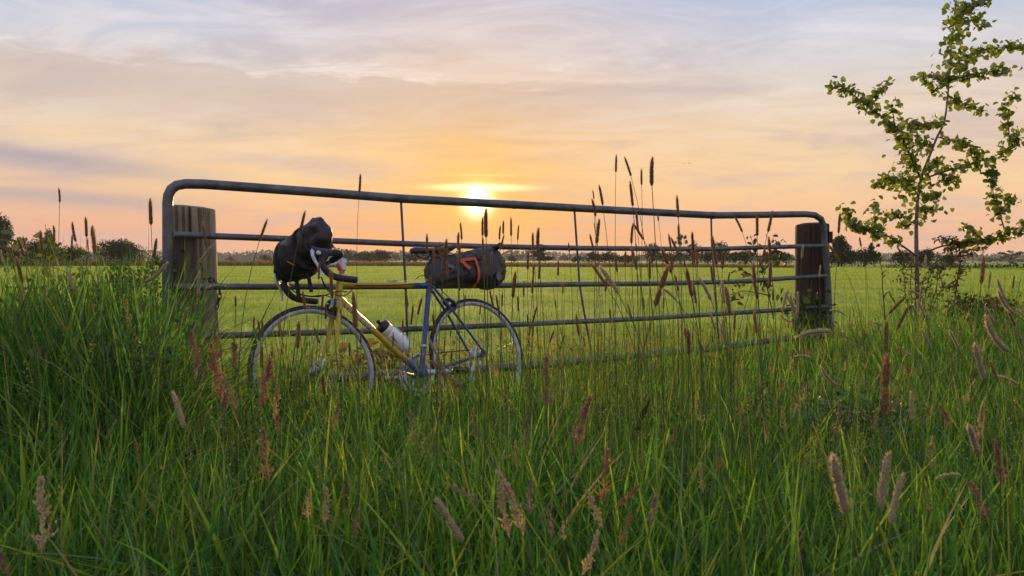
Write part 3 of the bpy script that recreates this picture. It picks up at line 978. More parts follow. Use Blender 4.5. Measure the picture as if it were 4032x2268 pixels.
sb = thing('saddle_bag', 'black roll-top saddle bag with an orange strap behind the bicycle seat', 'bag')
sb.matrix_world = BM
bx = [(0.262, 0.738, 0.800, 0.022), (0.255, 0.733, 0.855, 0.034), (0.22, 0.733, 0.900, 0.040), (0.17, 0.742, 0.915, 0.048), (0.12, 0.752, 0.920, 0.056), (0.085, 0.760, 0.922, 0.063), (0.045, 0.751, 0.928, 0.070), (0.0, 0.740, 0.936, 0.077), (-0.045, 0.730, 0.944, 0.082),
      (-0.09, 0.722, 0.953, 0.085), (-0.135, 0.715, 0.960, 0.086), (-0.175, 0.711, 0.967, 0.086), (-0.210, 0.715, 0.970, 0.084), (-0.240, 0.732, 0.966, 0.080), (-0.268, 0.755, 0.935, 0.070), (-0.288, 0.782, 0.885, 0.055), (-0.294, 0.80, 0.85, 0.035)]
rings = []
for i, (x, zl, zh, w_) in enumerate(refine(bx, 4)):
    amp = 0.006 + 0.018 * max(0.0, -x + 0.06) * 3
    ring = super_ring((x, 0, (zl + zh) / 2), (0, 1, 0), (0, 0, 1), w_, (zh - zl) / 2, 64, 0.72, x * 14, amp, x * 30)
    rings.append([p + creases(p, 0.015 if x < 0.05 else 0.006) * Vector((0.2, 1.0 if p.y > 0 else -1.0, 0.8 if p.z > (zl + zh) / 2 else -0.3)) for p in ring])
body = MB().rings(rings).build('bag_body', M['bag2'], sb)


def side_y(x, z):
    """Half width of the saddle bag at this point of its side."""
    for a_, b_ in zip(bx, bx[1:]):
        if b_[0] <= x <= a_[0]:
            t_ = (a_[0] - x) / (a_[0] - b_[0])
            zl, zh, w_ = (a_[i] + (b_[i] - a_[i]) * t_ for i in (1, 2, 3))
            q = min(abs((z - (zl + zh) / 2) / ((zh - zl) / 2)), 0.999)
            sn = q ** (1 / 0.72)
            return w_ * (math.sqrt(max(0.0, 1 - sn * sn))) ** 0.72
    return 0.05


def ribbon(name, pts, w, mat, parent, lift=0.004, thick=0.0016):
    """A strap lying on the saddle bag's near side; pts in bicycle (x, z)."""
    mb = MB()
    P_ = []
    for (a_, b_) in zip(pts, pts[1:]):
        for i in range(8):
            P_.append(Vector((a_[0], 0, a_[1])).lerp(Vector((b_[0], 0, b_[1])), i / 8))
    P_.append(Vector((pts[-1][0], 0, pts[-1][1])))
    rg = []
    for i, p in enumerate(P_):
        t_ = (P_[min(i + 1, len(P_) - 1)] - P_[max(i - 1, 0)]).normalized()
        nn = Vector((-t_.z, 0, t_.x))
        ring = []
        for s, h_ in ((-1, 0), (1, 0), (1, thick), (-1, thick)):
            q = p + nn * w / 2 * s
            q.y = side_y(p.x, p.z) + lift + h_
            ring.append(q)
        rg.append(ring)
    return mb.rings(rg).build(name, mat, parent, False)


def xz(px, py, y=0.085):
    p = bk(px, py, y)
    return (p.x, p.z)


ribbon('strap', [xz(1816, 1022), xz(1872, 1017)], 0.018, M['orange'], sb, 0.006)
ribbon('strap', [xz(1868, 1014), xz(1882, 1060), xz(1893, 1121)], 0.017, M['orange'], sb, 0.009)
ribbon('strap', [xz(1818, 1024), xz(1838, 1044), xz(1851, 1058)], 0.020, M['orange'], sb, 0.010)
ribbon('strap', [xz(1853, 1060), xz(1852, 1076)], 0.010, M['webbing'], sb, 0.006)
ribbon('strap', [xz(1873, 1010), xz(1900, 1018)], 0.020, M['webbing'], sb, 0.005)
lab = ribbon('label_patch', [xz(1767, 1036), xz(1797, 1049)], 0.016, M['grey_print'], sb, 0.003)
a_, b_ = Vector((*xz(1769, 1040),)), Vector((*xz(1797, 1052),))
dv = (b_ - a_).normalized()


def on_side(u, v):
    p = a_ + dv * u + Vector((dv.y, -dv.x)) * v
    return Vector((p.x, side_y(p.x, p.y) + 0.0056, p.y))


text_mesh('ORTLIEB', 0.0085, M['dark_print'], on_side, 'lettering', lab, 0.0, 1.15)
v_ = bk(1891, 1038, 0.092)
MB().lathe([(0.020, -0.006), (0.019, 0.002), (0.015, 0.003), (0.014, 0.001), (0.008, 0.001), (0.007, 0.006), (0.003, 0.007)], (v_.x, side_y(v_.x, v_.z), v_.z), (0, 1, 0), 24).build('valve', M['black'], sb)
v_ = bk(1964, 1087, 0.08)
pt = MB()
pt.add([(v_.x + 0.021 * math.cos(t_) * (1.0 if math.sin(t_) < 0.3 else 0.85), side_y(v_.x + 0.021 * math.cos(t_), v_.z + 0.027 * math.sin(t_)) + 0.004, v_.z + 0.027 * math.sin(t_)) for t_ in [2 * math.pi * j / 22 for j in range(22)]], [tuple(range(22))])
pt.build('reflector_patch', M['grey_print'], sb, False)
for z_ in (0.80, 0.862):
    MB().lathe([(0.0145, -0.014), (0.0185, -0.012), (0.0185, 0.012), (0.0145, 0.014)], ST + SAX * ((z_ - ST.z) / SAX.z), SAX, 20).build('post_strap', M['webbing'], sb)
bkl = bk(1886, 1012, 0.095)
MB().box((bkl.x, side_y(bkl.x, bkl.z) + 0.007, bkl.z), (0.012, 0.004, 0.009)).build('buckle', M['black'], sb)
# roll closure at the far top
MB().rings([super_ring((-0.238, y, 0.955), (1, 0, 0), (0, 0, 1), 0.020, 0.017, 12, 0.9, y * 20, 0.06) for y in (-0.095, -0.06, 0.0, 0.06, 0.095)]).build('roll_top', M['bag2'], sb)

hbag = thing('handlebar_bag', 'black bulging dry bag with a folded roll top strapped to the bicycle handlebar', 'bag')
hbag.matrix_world = BM
rings = []
for i, (y, cx_, cz_, a_, b_) in enumerate(((-0.222, 0.985, 0.915, 0.030, 0.045), (-0.215, 0.982, 0.918, 0.055, 0.075), (-0.19, 0.980, 0.922, 0.074, 0.094), (-0.14, 0.980, 0.924, 0.083, 0.103), (-0.07, 0.980, 0.926, 0.086, 0.107), (0.0, 0.978, 0.928, 0.087, 0.107), (0.05, 0.975, 0.930, 0.086, 0.105), (0.09, 0.970, 0.934, 0.084, 0.103), (0.12, 0.966, 0.942, 0.083, 0.098), (0.145, 0.962, 0.955, 0.080, 0.088))):
    rings.append((y, cx_, cz_, a_, b_))
rings = [[p - (p - Vector((q[1], p.y, q[2]))).normalized() * -creases(Vector((p.y * 1.4, p.x, p.z)), 0.010) for p in super_ring((q[1], q[0], q[2]), (1, 0, 0), (0, 0, 1), q[3], q[4], 64, 0.88, q[0] * 9, 0.02, q[0] * 25)] for q in refine(rings, 4)]
MB().rings(rings).build('bag_body', M['bag'], hbag)
rings = []
for i, (y, cx_, cz_, a_, b_, tl) in enumerate(((0.135, 0.962, 0.958, 0.080, 0.085, 0.0), (0.152, 0.960, 0.960, 0.074, 0.076, 0.1), (0.162, 0.955, 0.966, 0.064, 0.068, 0.2), (0.172, 0.951, 0.972, 0.056, 0.060, 0.25), (0.184, 0.949, 0.977, 0.050, 0.053, 0.3), (0.193, 0.948, 0.978, 0.040, 0.045, 0.3), (0.198, 0.948, 0.978, 0.024, 0.028, 0.3))):
    ea, eb = Vector((math.cos(tl), 0, math.sin(tl))), Vector((-math.sin(tl), 0, math.cos(tl)))
    ring = super_ring((cx_, y, cz_), ea, eb, a_, b_, 40, 1.0, 1.1 + i * 0.9, 0.05, i * 2)
    # the folded closure stands up in a peak
    out = []
    for p in ring:
        q = p - Vector((cx_, y, cz_))
        ang_ = math.atan2(q.z, q.x)
        out.append(p + Vector((0.002, 0, 0.024)) * math.exp(-((ang_ - 1.60) / 0.34) ** 2) + Vector((0.018, 0, 0.004)) * math.exp(-((ang_ - 0.62) / 0.3) ** 2) - q * 0.22 * math.exp(-((ang_ + 0.2) / 0.22) ** 2))
    rings.append(out)
MB().rings(rings).build('roll_top', M['bag'], hbag)


def strap3(name, pts, w, mat, parent, nrm=(0, 1, 0), th=0.0018):
    mb, P_, rg = MB(), spline(pts, 4), []
    nrm = Vector(nrm)
    for i, p in enumerate(P_):
        t_ = (P_[min(i + 1, len(P_) - 1)] - P_[max(i - 1, 0)]).normalized()
        sd_ = t_.cross(nrm).normalized()
        n2_ = sd_.cross(t_).normalized()
        rg.append([p + sd_ * w / 2 * a_ + n2_ * th / 2 * b_ for a_, b_ in ((-1, -1), (1, -1), (1, 1), (-1, 1))])
    return mb.rings(rg).build(name, mat, parent, False)


for y in (-0.12, 0.075):
    MB().rings([super_ring((0.979, y + h_, 0.927), (1, 0, 0), (0, 0, 1), 0.0875 + q, 0.108 + q, 40, 0.88, 3.0, 0.012) for h_, q in ((-0.011, -0.004), (-0.011, 0.0025), (0.011, 0.0025), (0.011, -0.004))]).build('strap', M['webbing'], hbag)
strap3('strap', [bk(1165, 1088, -0.12), bk(1170, 1120, -0.12), bk(1174, 1150, -0.12), bk(1178, 1182, -0.12)], 0.022, M['webbing'], hbag)
strap3('strap', [bk(1214, 1082, 0.0), bk(1219, 1110, 0.0), bk(1226, 1150, 0.0)], 0.020, M['webbing'], hbag)
strap3('strap', [bk(1205, 930, 0.165), bk(1200, 960, 0.168), bk(1206, 975, 0.165)], 0.014, M['webbing'], hbag)
sc = bk(1303, 965, 0.13)
MB().box(sc, (0.010, 0.006, 0.017), (0.9, 0, -0.4), (0, 1, 0), (0.4, 0, 0.9)).build('buckle', M['black'], hbag)
strap3('clip', [bk(1328, 1036, 0.045), bk(1338, 1052, 0.042), bk(1346, 1068, 0.040)], 0.013, M['red'], hbag, (0, 1, 0), 0.006)
strap3('clip', [bk(1340, 1070, 0.042), bk(1356, 1072, 0.040)], 0.014, M['red'], hbag, (0, 1, 0), 0.006)
strap3('clip', [bk(1272, 1062, 0.05), bk(1284, 1064, 0.05), bk(1294, 1074, 0.05), bk(1300, 1088, 0.05)], 0.010, M['red'], hbag, (0, 1, 0), 0.006)
strap3('strap', [bk(1130, 1028, 0.05), bk(1160, 1046, 0.06)], 0.006, M['orange'], hbag, (0, 1, 0), 0.002)
MB().box((0.915, 0, 0.868), (0.03, 0.05, 0.016)).build('bar_mount', M['black'], hbag)

# ------------------------------------------------------------------ background trees, hedges and woods
def shades(n, dark, lite, rng):
    t = rng.random((n, 1))
    return np.array(dark) * (1 - t) + np.array(lite) * t


def quads(C, s, rng, cols, tri=False):
    """Randomly turned leaf clumps at the points C."""
    n = len(C)
    a = rng.normal(size=(n, 3))
    a /= np.linalg.norm(a, axis=1)[:, None]
    b = np.cross(a, rng.normal(size=(n, 3)))
    b /= np.linalg.norm(b, axis=1)[:, None]
    s = s[:, None]
    V = np.stack([C - a * s - b * s * 0.1, C + b * s * 0.62 - a * s * 0.1, C + a * s, C - b * s * 0.62 + a * s * 0.15], axis=1).reshape(-1, 3)
    Fq = np.arange(n * 4).reshape(n, 4)
    return V, Fq, np.repeat(cols, 4, axis=0)


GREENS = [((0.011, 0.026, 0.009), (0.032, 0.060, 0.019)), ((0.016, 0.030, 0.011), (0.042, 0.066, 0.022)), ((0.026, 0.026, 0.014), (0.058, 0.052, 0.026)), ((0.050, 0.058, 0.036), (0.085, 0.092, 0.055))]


def tree(label, px, ytop, wpx, Y, shape, tone=0, cat='tree', name='tree', group=None, ybase=None, dens=1.0):
    rng = np.random.default_rng(int(px * 7 + ytop))
    top = at(px, ytop, Y)
    x0, h = top.x, top.z
    w = wpx / F * Y / 2
    root = thing(name, label, cat, (x0, Y, 0), group)
    pts = []
    s = max(0.10, Y * 0.0011)
    if shape == 'bush':
        zb, lobes = 0.0, []
        for i in range(9):
            u = rng.uniform(-0.72, 0.72)
            rz = h * rng.uniform(0.26, 0.40)
            cz = min(h * (0.99 - 0.26 * u * u) - rz, h - rz) * rng.uniform(0.72, 1.0)
            lobes.append((u * w, rng.uniform(-0.4, 0.4) * w, max(cz, rz * 0.5), w * rng.uniform(0.30, 0.45), rz))
        lobes.append((0, 0, h * 0.62, w * 0.45, h * 0.38))
        lobes.append((-0.35 * w, 0, h * 0.42, w * 0.66, h * 0.44))
        lobes.append((0.35 * w, 0, h * 0.40, w * 0.66, h * 0.42))
    elif shape == 'tree':
        zb, lobes = h * 0.18, []
        for i in range(8):
            u = rng.uniform(-0.65, 0.65)
            rz = h * rng.uniform(0.15, 0.25)
            cz = h * rng.uniform(0.38, 0.80) - 0.25 * h * abs(u)
            lobes.append((u * w, rng.uniform(-0.5, 0.5) * w, cz, w * rng.uniform(0.28, 0.45), rz))
        lobes.append((rng.uniform(-0.15, 0.15) * w, 0, h * 0.80, w * 0.40, h * 0.20))
        lobes.append((0, 0, h * 0.52, w * 0.70, h * 0.26))
    elif shape == 'layered':
        zb, lobes = h * 0.15, []
        for i in range(9):
            f = i / 8
            lobes.append((rng.uniform(-0.5, 0.5) * w * (1 - 0.6 * f), 0, h * (0.22 + 0.72 * f), w * (0.75 - 0.52 * f), h * 0.055))
    else:                                                     # sparse, see-through crown
        zb, lobes = h * 0.3, []
        for i in range(14):
            u = rng.uniform(-0.8, 0.8)
            lobes.append((u * w, rng.uniform(-0.5, 0.5) * w, h * rng.uniform(0.45, 0.95) - 0.15 * h * abs(u), w * 0.22, h * 0.07))
    vol = np.array([l[3] * l[4] for l in lobes])
    n = int(min(8000, max(260, dens * 9.0 * w * h / (s * s) * (0.16 if shape == 'sparse' else 0.55))))
    idx = rng.choice(len(lobes), n, p=vol / vol.sum())
    L = np.array(lobes)[idx]
    dr_ = rng.normal(size=(n, 3))
    dr_ /= np.linalg.norm(dr_, axis=1)[:, None]
    rad = rng.uniform(0.55, 1.04, n)[:, None] if shape != 'sparse' else rng.uniform(0.2, 1.2, n)[:, None]
    C = L[:, :3] + dr_ * rad * np.stack([L[:, 3], L[:, 3] * 0.9, L[:, 4]], axis=1)
    C = C[C[:, 2] > 0.05]
    lob = rng.uniform(0.75, 1.3, len(lobes))[idx][:len(C)]
    V, Fq, Cc = quads(C, rng.uniform(0.6, 1.25, len(C)) * s, rng, shades(len(C), *GREENS[tone], rng) * lob[:, None])
    cr_ = link('crown', np_mesh('crown', V, [Fq], M['crown'], Cc), root)
    tag(cr_, kind='stuff')
    tk = MB()
    r0 = max(0.05, w * 0.07)
    tk.tube([(0, 0, -0.02), (0.02 * w, 0, zb + 0.1 * h), (0.03 * w, 0, h * 0.75)], [r0, r0 * 0.8, r0 * 0.25], 7)
    for l in lobes[:5 if shape != 'sparse' else 12]:
        tk.tube([(0.02 * w, 0, h * 0.22), (l[0] * 0.5, l[1] * 0.5, (l[2] + h * 0.22) / 2), (l[0], l[1], l[2])], [r0 * 0.5, r0 * 0.35, r0 * 0.12], 5)
    tk.build('trunk', M['bark_dark'], root)
    return root


T = tree
T('tall leafy tree cut by the left edge of the view, above the bushes', -25, 822, 190, 112, 'tree', 0, dens=1.3)
T('low dark bush under the tall tree at the left edge', 40, 960, 150, 108, 'bush', 0, 'bush', 'bush')
T('broad dark bush between the tall edge tree and the clipped round bush', 158, 934, 190, 118, 'bush', 0, 'bush', 'bush')
T('pointed grey green tree poking up behind the broad dark bush', 195, 900, 80, 150, 'tree', 1)
T('lower bush filling the dip just left of the clipped round bush', 292, 958, 130, 120, 'bush', 1, 'bush', 'bush')
T('large smooth rounded bush alone at the field edge, left of the gate', 476, 936, 210, 122, 'bush', 0, 'bush', 'bush', dens=1.4)
T('small distant dark tree left of the handlebar bag', 1046, 1002, 58, 330, 'bush', 1, 'bush', 'bush')
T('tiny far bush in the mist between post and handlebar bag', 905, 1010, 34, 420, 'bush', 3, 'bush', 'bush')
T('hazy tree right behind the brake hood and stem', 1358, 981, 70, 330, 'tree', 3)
T('wide dark clump of trees over the top tube, right of the stem', 1430, 988, 110, 270, 'bush', 2)
T('tallest domed tree of the clump over the bicycle top tube', 1492, 981, 118, 262, 'bush', 2, dens=1.3)
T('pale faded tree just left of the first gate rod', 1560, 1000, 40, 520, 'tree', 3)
T('dark bush under the saddle nose', 1632, 994, 100, 265, 'bush', 2, 'bush', 'bush')
T('dark bush hidden partly by the seat post', 1706, 1002, 80, 262, 'bush', 2, 'bush', 'bush')
T('small round tree right of the saddlebag', 2013, 1003, 44, 300, 'tree', 2)
T('dark layered cedar like tree on its own, right of the saddlebag', 2126, 962, 100, 205, 'layered', 1, dens=1.6)
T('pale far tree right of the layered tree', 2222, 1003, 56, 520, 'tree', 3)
T('round dark bush beside the second gate rod', 2280, 1003, 58, 230, 'bush', 1, 'bush', 'bush')
HG = 'trees of the far hedge row'
T('first rounded tree of the hedge row, right of the second gate rod', 2338, 986, 72, 180, 'bush', 1, group=HG)
T('second rounded tree of the hedge row behind the tall foxtails', 2398, 983, 76, 176, 'bush', 0, group=HG)
T('low hedge stretch behind the tallest foxtails', 2470, 1000, 110, 172, 'bush', 1, 'hedge', 'hedge', group=HG)
T('upright dark tree standing above the low hedge stretch', 2570, 953, 76, 168, 'bush', 0, group=HG)
T('bushy hedge stretch between the upright tree and the feathery tree', 2650, 984, 120, 165, 'bush', 0, 'hedge', 'hedge', group=HG)
T('tall feathery half bare tree rising out of the hedge', 2682, 914, 52, 240, 'sparse', 3, dens=1.6)
T('domed dark tree right of the feathery tree', 2734, 947, 76, 160, 'bush', 0, group=HG)
T('hedge stretch just left of the third gate rod', 2788, 982, 76, 156, 'bush', 0, 'hedge', 'hedge', group=HG)
T('domed dark tree right of the third gate rod', 2842, 944, 74, 152, 'bush', 0, group=HG)
T('hedge stretch behind the climbing rose', 2935, 983, 150, 146, 'bush', 0, 'hedge', 'hedge', group=HG)
T('hedge stretch ending at the dark gate post', 3060, 986, 140, 138, 'bush', 0, 'hedge', 'hedge', group=HG)
T('tallest leafy tree just right of the dark gate post', 3316, 924, 110, 100, 'tree', 0, dens=1.6)
T('wide dense bush below the tall tree right of the gate', 3300, 985, 150, 99, 'bush', 0, 'bush', 'bush')
T('broad rounded tree between gate and sapling', 3402, 972, 140, 98, 'bush', 0, dens=1.2)
T('slim see through tree with a dark tuft, left of the sapling trunk', 3443, 950, 58, 104, 'sparse', 0, dens=2.6)
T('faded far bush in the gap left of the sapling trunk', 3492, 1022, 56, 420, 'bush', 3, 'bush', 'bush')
T('rounded bush directly left behind the sapling trunk', 3560, 982, 110, 100, 'bush', 0, 'bush', 'bush')
T('rounded bush directly right behind the sapling trunk', 3652, 974, 120, 100, 'bush', 0, 'bush', 'bush')
T('lower bush sloping away behind the small hawthorn', 3738, 1000, 110, 102, 'bush', 1, 'bush', 'bush')
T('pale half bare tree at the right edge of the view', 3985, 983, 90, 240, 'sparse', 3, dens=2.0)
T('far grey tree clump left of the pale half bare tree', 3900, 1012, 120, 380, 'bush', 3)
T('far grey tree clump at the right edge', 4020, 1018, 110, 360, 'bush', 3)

# low dark hedge foot along the right, far woods and the wooded ridge
rng = np.random.default_rng(5)
n = 5200
X_ = rng.uniform(42, 130, n)
C = np.stack([X_, 84 + rng.uniform(-1.5, 3.0, n) - (X_ - 42) * 0.03, np.abs(rng.normal(0, 0.28, n))], axis=1)
V, Fq, Cc = quads(C, rng.uniform(0.07, 0.17, n), rng, shades(n, (0.022, 0.035, 0.014), (0.05, 0.066, 0.025), rng))
tag(link('low_hedge', np_mesh('low_hedge', V, [Fq], M['crown'], Cc)), 'low dark hedge bottom along the right hand field edge', 'hedge', kind='stuff')


def ridge(x):
    return 0.55 + 0.28 * np.sin(x * 0.011 + 1.0) + 0.17 * np.sin(x * 0.031) + 0.1 * np.sin(x * 0.09 + 2)


hx = np.linspace(-1400, 1500, 240)
V, Fq = [], []
for i, x in enumerate(hx):
    hh = 1.05 * np.interp(x / 1240, [-0.8, -0.5, -0.36, -0.31, -0.25, -0.2, -0.12, 0.0, 0.1, 0.3, 0.55, 0.62, 0.8], [10, 9, 8, 11.5, 12, 8, 9, 8, 7, 5, 6, 6, 6]) * (0.55 + 0.6 * ridge(x * 2.3) / 1.1)
    for y, q in ((1100, -0.3), (1170, hh * 0.6), (1240, hh), (1400, hh * 0.8), (1600, -0.3)):
        V.append((x, y, q))
for i in range(len(hx) - 1):
    for j in range(4):
        Fq.append((i * 5 + j, (i + 1) * 5 + j, (i + 1) * 5 + j + 1, i * 5 + j + 1))
tag(link('hills', np_mesh('hills', np.array(V), [np.array(Fq)], M['hill'], None, True)), kind='structure')
n = 22000
X_ = rng.uniform(-900, 1300, n)
Y_ = rng.uniform(900, 1230, n)
hgt = np.interp(X_ / Y_, [-0.8, -0.5, -0.36, -0.31, -0.25, -0.2, -0.12, 0.0, 0.1, 0.3, 0.55, 0.62, 0.8], [10, 9, 8, 11.5, 12, 8, 9, 8, 7, 5, 6, 6, 6])
hgt = 1.6 * hgt * (0.55 + 0.6 * ridge(X_ * 2.3) / 1.1) + rng.normal(0, 0.6, n)
Z_ = np.maximum(hgt * np.sqrt(rng.random(n)), 0.4)
V, Fq, Cc = quads(np.stack([X_, Y_, Z_], axis=1), rng.uniform(1.1, 2.6, n), rng, shades(n, (0.03, 0.042, 0.02), (0.06, 0.072, 0.032), rng))
tag(link('far_woods', np_mesh('far_woods', V, [Fq], M['crown'], Cc)), 'far wooded ridge fading into evening haze', 'woods', kind='stuff')
n = 5000
X_ = rng.uniform(-330, 330, n)
Y_ = rng.uniform(430, 640, n)
clump = np.sin(X_ * 0.12) + np.sin(X_ * 0.047 + 1.3) + 0.6 * np.sin(X_ * 0.31 + 0.4) > 0.55
X_, Y_ = X_[clump], Y_[clump]
n = len(X_)
Z_ = np.maximum((3.2 + 1.6 * np.sin(X_ * 0.23) + rng.normal(0, 0.3, n)) * np.sqrt(rng.random(n)), 0.3)
V, Fq, Cc = quads(np.stack([X_, Y_, Z_], axis=1), rng.uniform(0.5, 1.1, n), rng, shades(n, (0.03, 0.042, 0.02), (0.06, 0.072, 0.032), rng))
tag(link('far_undergrowth', np_mesh('far_undergrowth', V, [Fq], M['crown'], Cc)), 'broken line of far scrub beyond the brown field', 'scrub', kind='stuff')
mast = thing('radio_mast', 'thin radio mast on the far wooded ridge right of the cracked post', 'mast', (at(922, 1000, 1230).x, 1230, 0))
z1 = at(922, 982, 1230).z
MB().tube([(0, 0, 0), (0, 0, z1 * 0.7), (0, 0, z1)], [0.5, 0.35, 0.15], 6).build('pole', M['steel'], mast)
for z in (z1 * 0.9, z1 * 0.8):
    MB().box((0, 0, z), (0.9, 0.5, 0.4)).build('aerial', M['steel'], mast)


# ------------------------------------------------------------------ grass
def blades(Pn, h, w, laz, lean, droop, faz, segs, cols, tipcol=(1.08, 1.06, 0.95)):
    n = len(Pn)
    dirx, diry = np.cos(laz), np.sin(laz)
    sx, sy = -np.sin(faz), np.cos(faz)
    rows, colr = [], []
    for j in range(segs + 1):
        t = j / segs
        hor = h * (lean * t + droop * t * t)
        cx_, cy_ = Pn[:, 0] + dirx * hor, Pn[:, 1] + diry * hor
        cz_ = Pn[:, 2] + h * (t - 0.55 * droop * t * t - 0.25 * lean * lean * t)
        if j == segs:
            rows.append(np.stack([cx_, cy_, cz_], axis=1)[:, None, :])
            colr.append((cols * np.array(tipcol))[:, None, :])
        else:
            ww = w * (0.72 + 0.5 * t - 1.02 * t * t) * 0.5
            a = np.stack([cx_ - sx * ww, cy_ - sy * ww, cz_], axis=1)
            b = np.stack([cx_ + sx * ww, cy_ + sy * ww, cz_], axis=1)
            rows.append(np.stack([a, b], axis=1))
            cc = cols * (1 + (np.array(tipcol) - 1) * t)
            colr.append(np.repeat(cc[:, None, :], 2, axis=1))
    V = np.concatenate(rows, axis=1)
    Cc = np.concatenate(colr, axis=1)
    k_ = V.shape[1]
    base_ = (np.arange(n) * k_)[:, None]
    q = np.concatenate([base_ + np.array([[2 * j, 2 * j + 1, 2 * j + 3, 2 * j + 2]]) for j in range(segs - 1)], axis=0) if segs > 1 else np.zeros((0, 4), int)
    t3 = base_ + np.array([[2 * segs - 2, 2 * segs - 1, 2 * segs]])
    return V.reshape(-1, 3), [q, t3] if len(q) else [t3], Cc.reshape(-1, 3)


def join(parts):
    V, C, FF, o = [], [], {}, 0
    for v, fs, c in parts:
        V.append(v)
        C.append(c)
        for f in fs:
            FF.setdefault(f.shape[1], []).append(f + o)
        o += len(v)
    return np.concatenate(V), [np.concatenate(x) for x in FF.values()], np.concatenate(C)


def wave(x, y, f=1.0, s=0.0):
    return (np.sin(x * 2.1 * f + y * 1.3 * f + s) + np.sin(x * -1.2 * f + y * 2.9 * f + 1.7 * s + 2) + np.sin(x * 4.7 * f + s * 0.5) * 0.6 + np.sin(y * 5.3 * f + x * 1.1 + s) * 0.6) / 3.2


def sstep(x, a, b):
    t = np.clip((x - a) / (b - a), 0, 1)
    return t * t * (3 - 2 * t)


def gate_d(x, y):
    """Signed distance beyond the gate line (negative on the near side)."""
    return (y - gate_y(x)) * 0.883


def sward(x, y):
    """Height of the standing grass at a place in the verge."""
    h = 0.36 + 0.06 * wave(x, y, 0.8) + 0.04 * wave(x, y, 2.2, 3)
    lft = sstep(-x / y, 0.40, 0.52) * sstep(y, 1.9, 3.0)
    h = h + 0.50 * lft + 0.10 * lft * wave(x, y, 1.5, 5)
    rgt = sstep(x / y, 0.42, 0.52) * sstep(y, 3.6, 5.0)
    h = h + 0.13 * rgt + 0.10 * sstep(x / y, 0.46, 0.56) * sstep(y, 4.6, 5.6)
    h = h + 0.05 * sstep(y, 2.6, 1.3)
    mid = np.exp(-((x + 0.2) / 1.1) ** 2) * np.exp(-((y - 4.25) / 0.5) ** 2)
    h = h - 0.10 * mid
    h = h + 0.12 * sstep(x, 1.55, 2.2) * sstep(gate_d(x, y), -0.7, -0.1) + 0.03 * sstep(x, 0.3, 0.7) * sstep(x, 1.8, 1.5) * sstep(gate_d(x, y), -0.9, -0.3)
    return np.maximum(h, 0.14)


PAL = np.array([(0.090, 0.245, 0.040), (0.118, 0.290, 0.042), (0.054, 0.172, 0.040), (0.175, 0.330, 0.046), (0.230, 0.350, 0.050), (0.135, 0.245, 0.095)])


def grass_cols(n, rng, yellow=0.045, straw=0.02):
    c = PAL[rng.integers(0, len(PAL), n)] * rng.uniform(0.45, 1.4, (n, 1))
    u = rng.random(n)
    c[u < yellow] = np.array((0.23, 0.28, 0.045)) * rng.uniform(0.8, 1.2, (int((u < yellow).sum()), 1))
    k_ = (u > 1 - straw)
    c[k_] = np.array((0.38, 0.31, 0.17)) * rng.uniform(0.7, 1.2, (int(k_.sum()), 1))
    return c


rng = np.random.default_rng(21)
parts = []
n = 112000
Y_ = rng.uniform(0.80, 8.2, n)
keep = rng.random(n) < np.clip(1.05 / (0.55 + 0.24 * Y_), 0, 1)
Y_ = Y_[keep]
X_ = rng.uniform(-1, 1, len(Y_)) * (1.02 * Y_ + 0.45)
gd = gate_d(X_, Y_)
keep = (gd < 0.25 + 0.25 * wave(X_, Y_, 1.3)) & ((np.abs(X_) < 0.76 * Y_ + 0.2) | (rng.random(len(X_)) < 0.6))
X_, Y_, gd = X_[keep], Y_[keep], gd[keep]
# tussocks: pull roots together
X_ = X_ + 0.035 * wave(X_, Y_, 9.0, 1.0)
Y_ = Y_ + 0.035 * wave(Y_, X_, 9.0, 4.0)
n = len(X_)
hb_ = sward(X_, Y_)
h = hb_ * rng.uniform(0.45, 1.18, n)
near = sstep(Y_, 1.5, 0.9)
h = np.where(near > 0, np.minimum(h, 0.40), h)
w = rng.uniform(0.0038, 0.0100, n) * (1 + 0.06 * (Y_ - 1))
wide = rng.random(n) < 0.09
w[wide] *= 1.9
w = w * (1 + 0.35 * sstep(Y_, 2.4, 1.4))
lean = np.abs(rng.normal(0.16, 0.18, n))
droop = np.where(rng.random(n) < 0.36, rng.uniform(0.35, 1.1, n), rng.uniform(0.0, 0.28, n))
parts.append(blades(np.stack([X_, Y_, np.zeros(n)], axis=1), h, w, rng.uniform(0, 2 * np.pi, n), lean, droop, rng.uniform(0, np.pi, n), 4, grass_cols(n, rng)))
# the tall dense clump left of the gate
n = 11000
Y_ = rng.uniform(2.5, 4.5, n)
X_ = -Y_ * rng.uniform(0.33, 0.76, n)
keep = (gate_d(X_, Y_) < 0.5) & (rng.random(n) < sstep(-X_ / Y_, 0.41, 0.53))
X_, Y_ = X_[keep], Y_[keep]
n = len(X_)
h = rng.uniform(0.45, 0.97, n) * (1.0 + 0.08 * wave(X_, Y_, 2.0, 1))
parts.append(blades(np.stack([X_, Y_, np.zeros(n)], axis=1), h, rng.uniform(0.005, 0.012, n), rng.uniform(0, 2 * np.pi, n), np.abs(rng.normal(0.18, 0.16, n)), np.where(rng.random(n) < 0.5, rng.uniform(0.3, 1.1, n), rng.uniform(0, 0.3, n)), rng.uniform(0, np.pi, n), 6, grass_cols(n, rng, 0.05, 0.02) * np.array((0.68, 0.74, 0.85))))
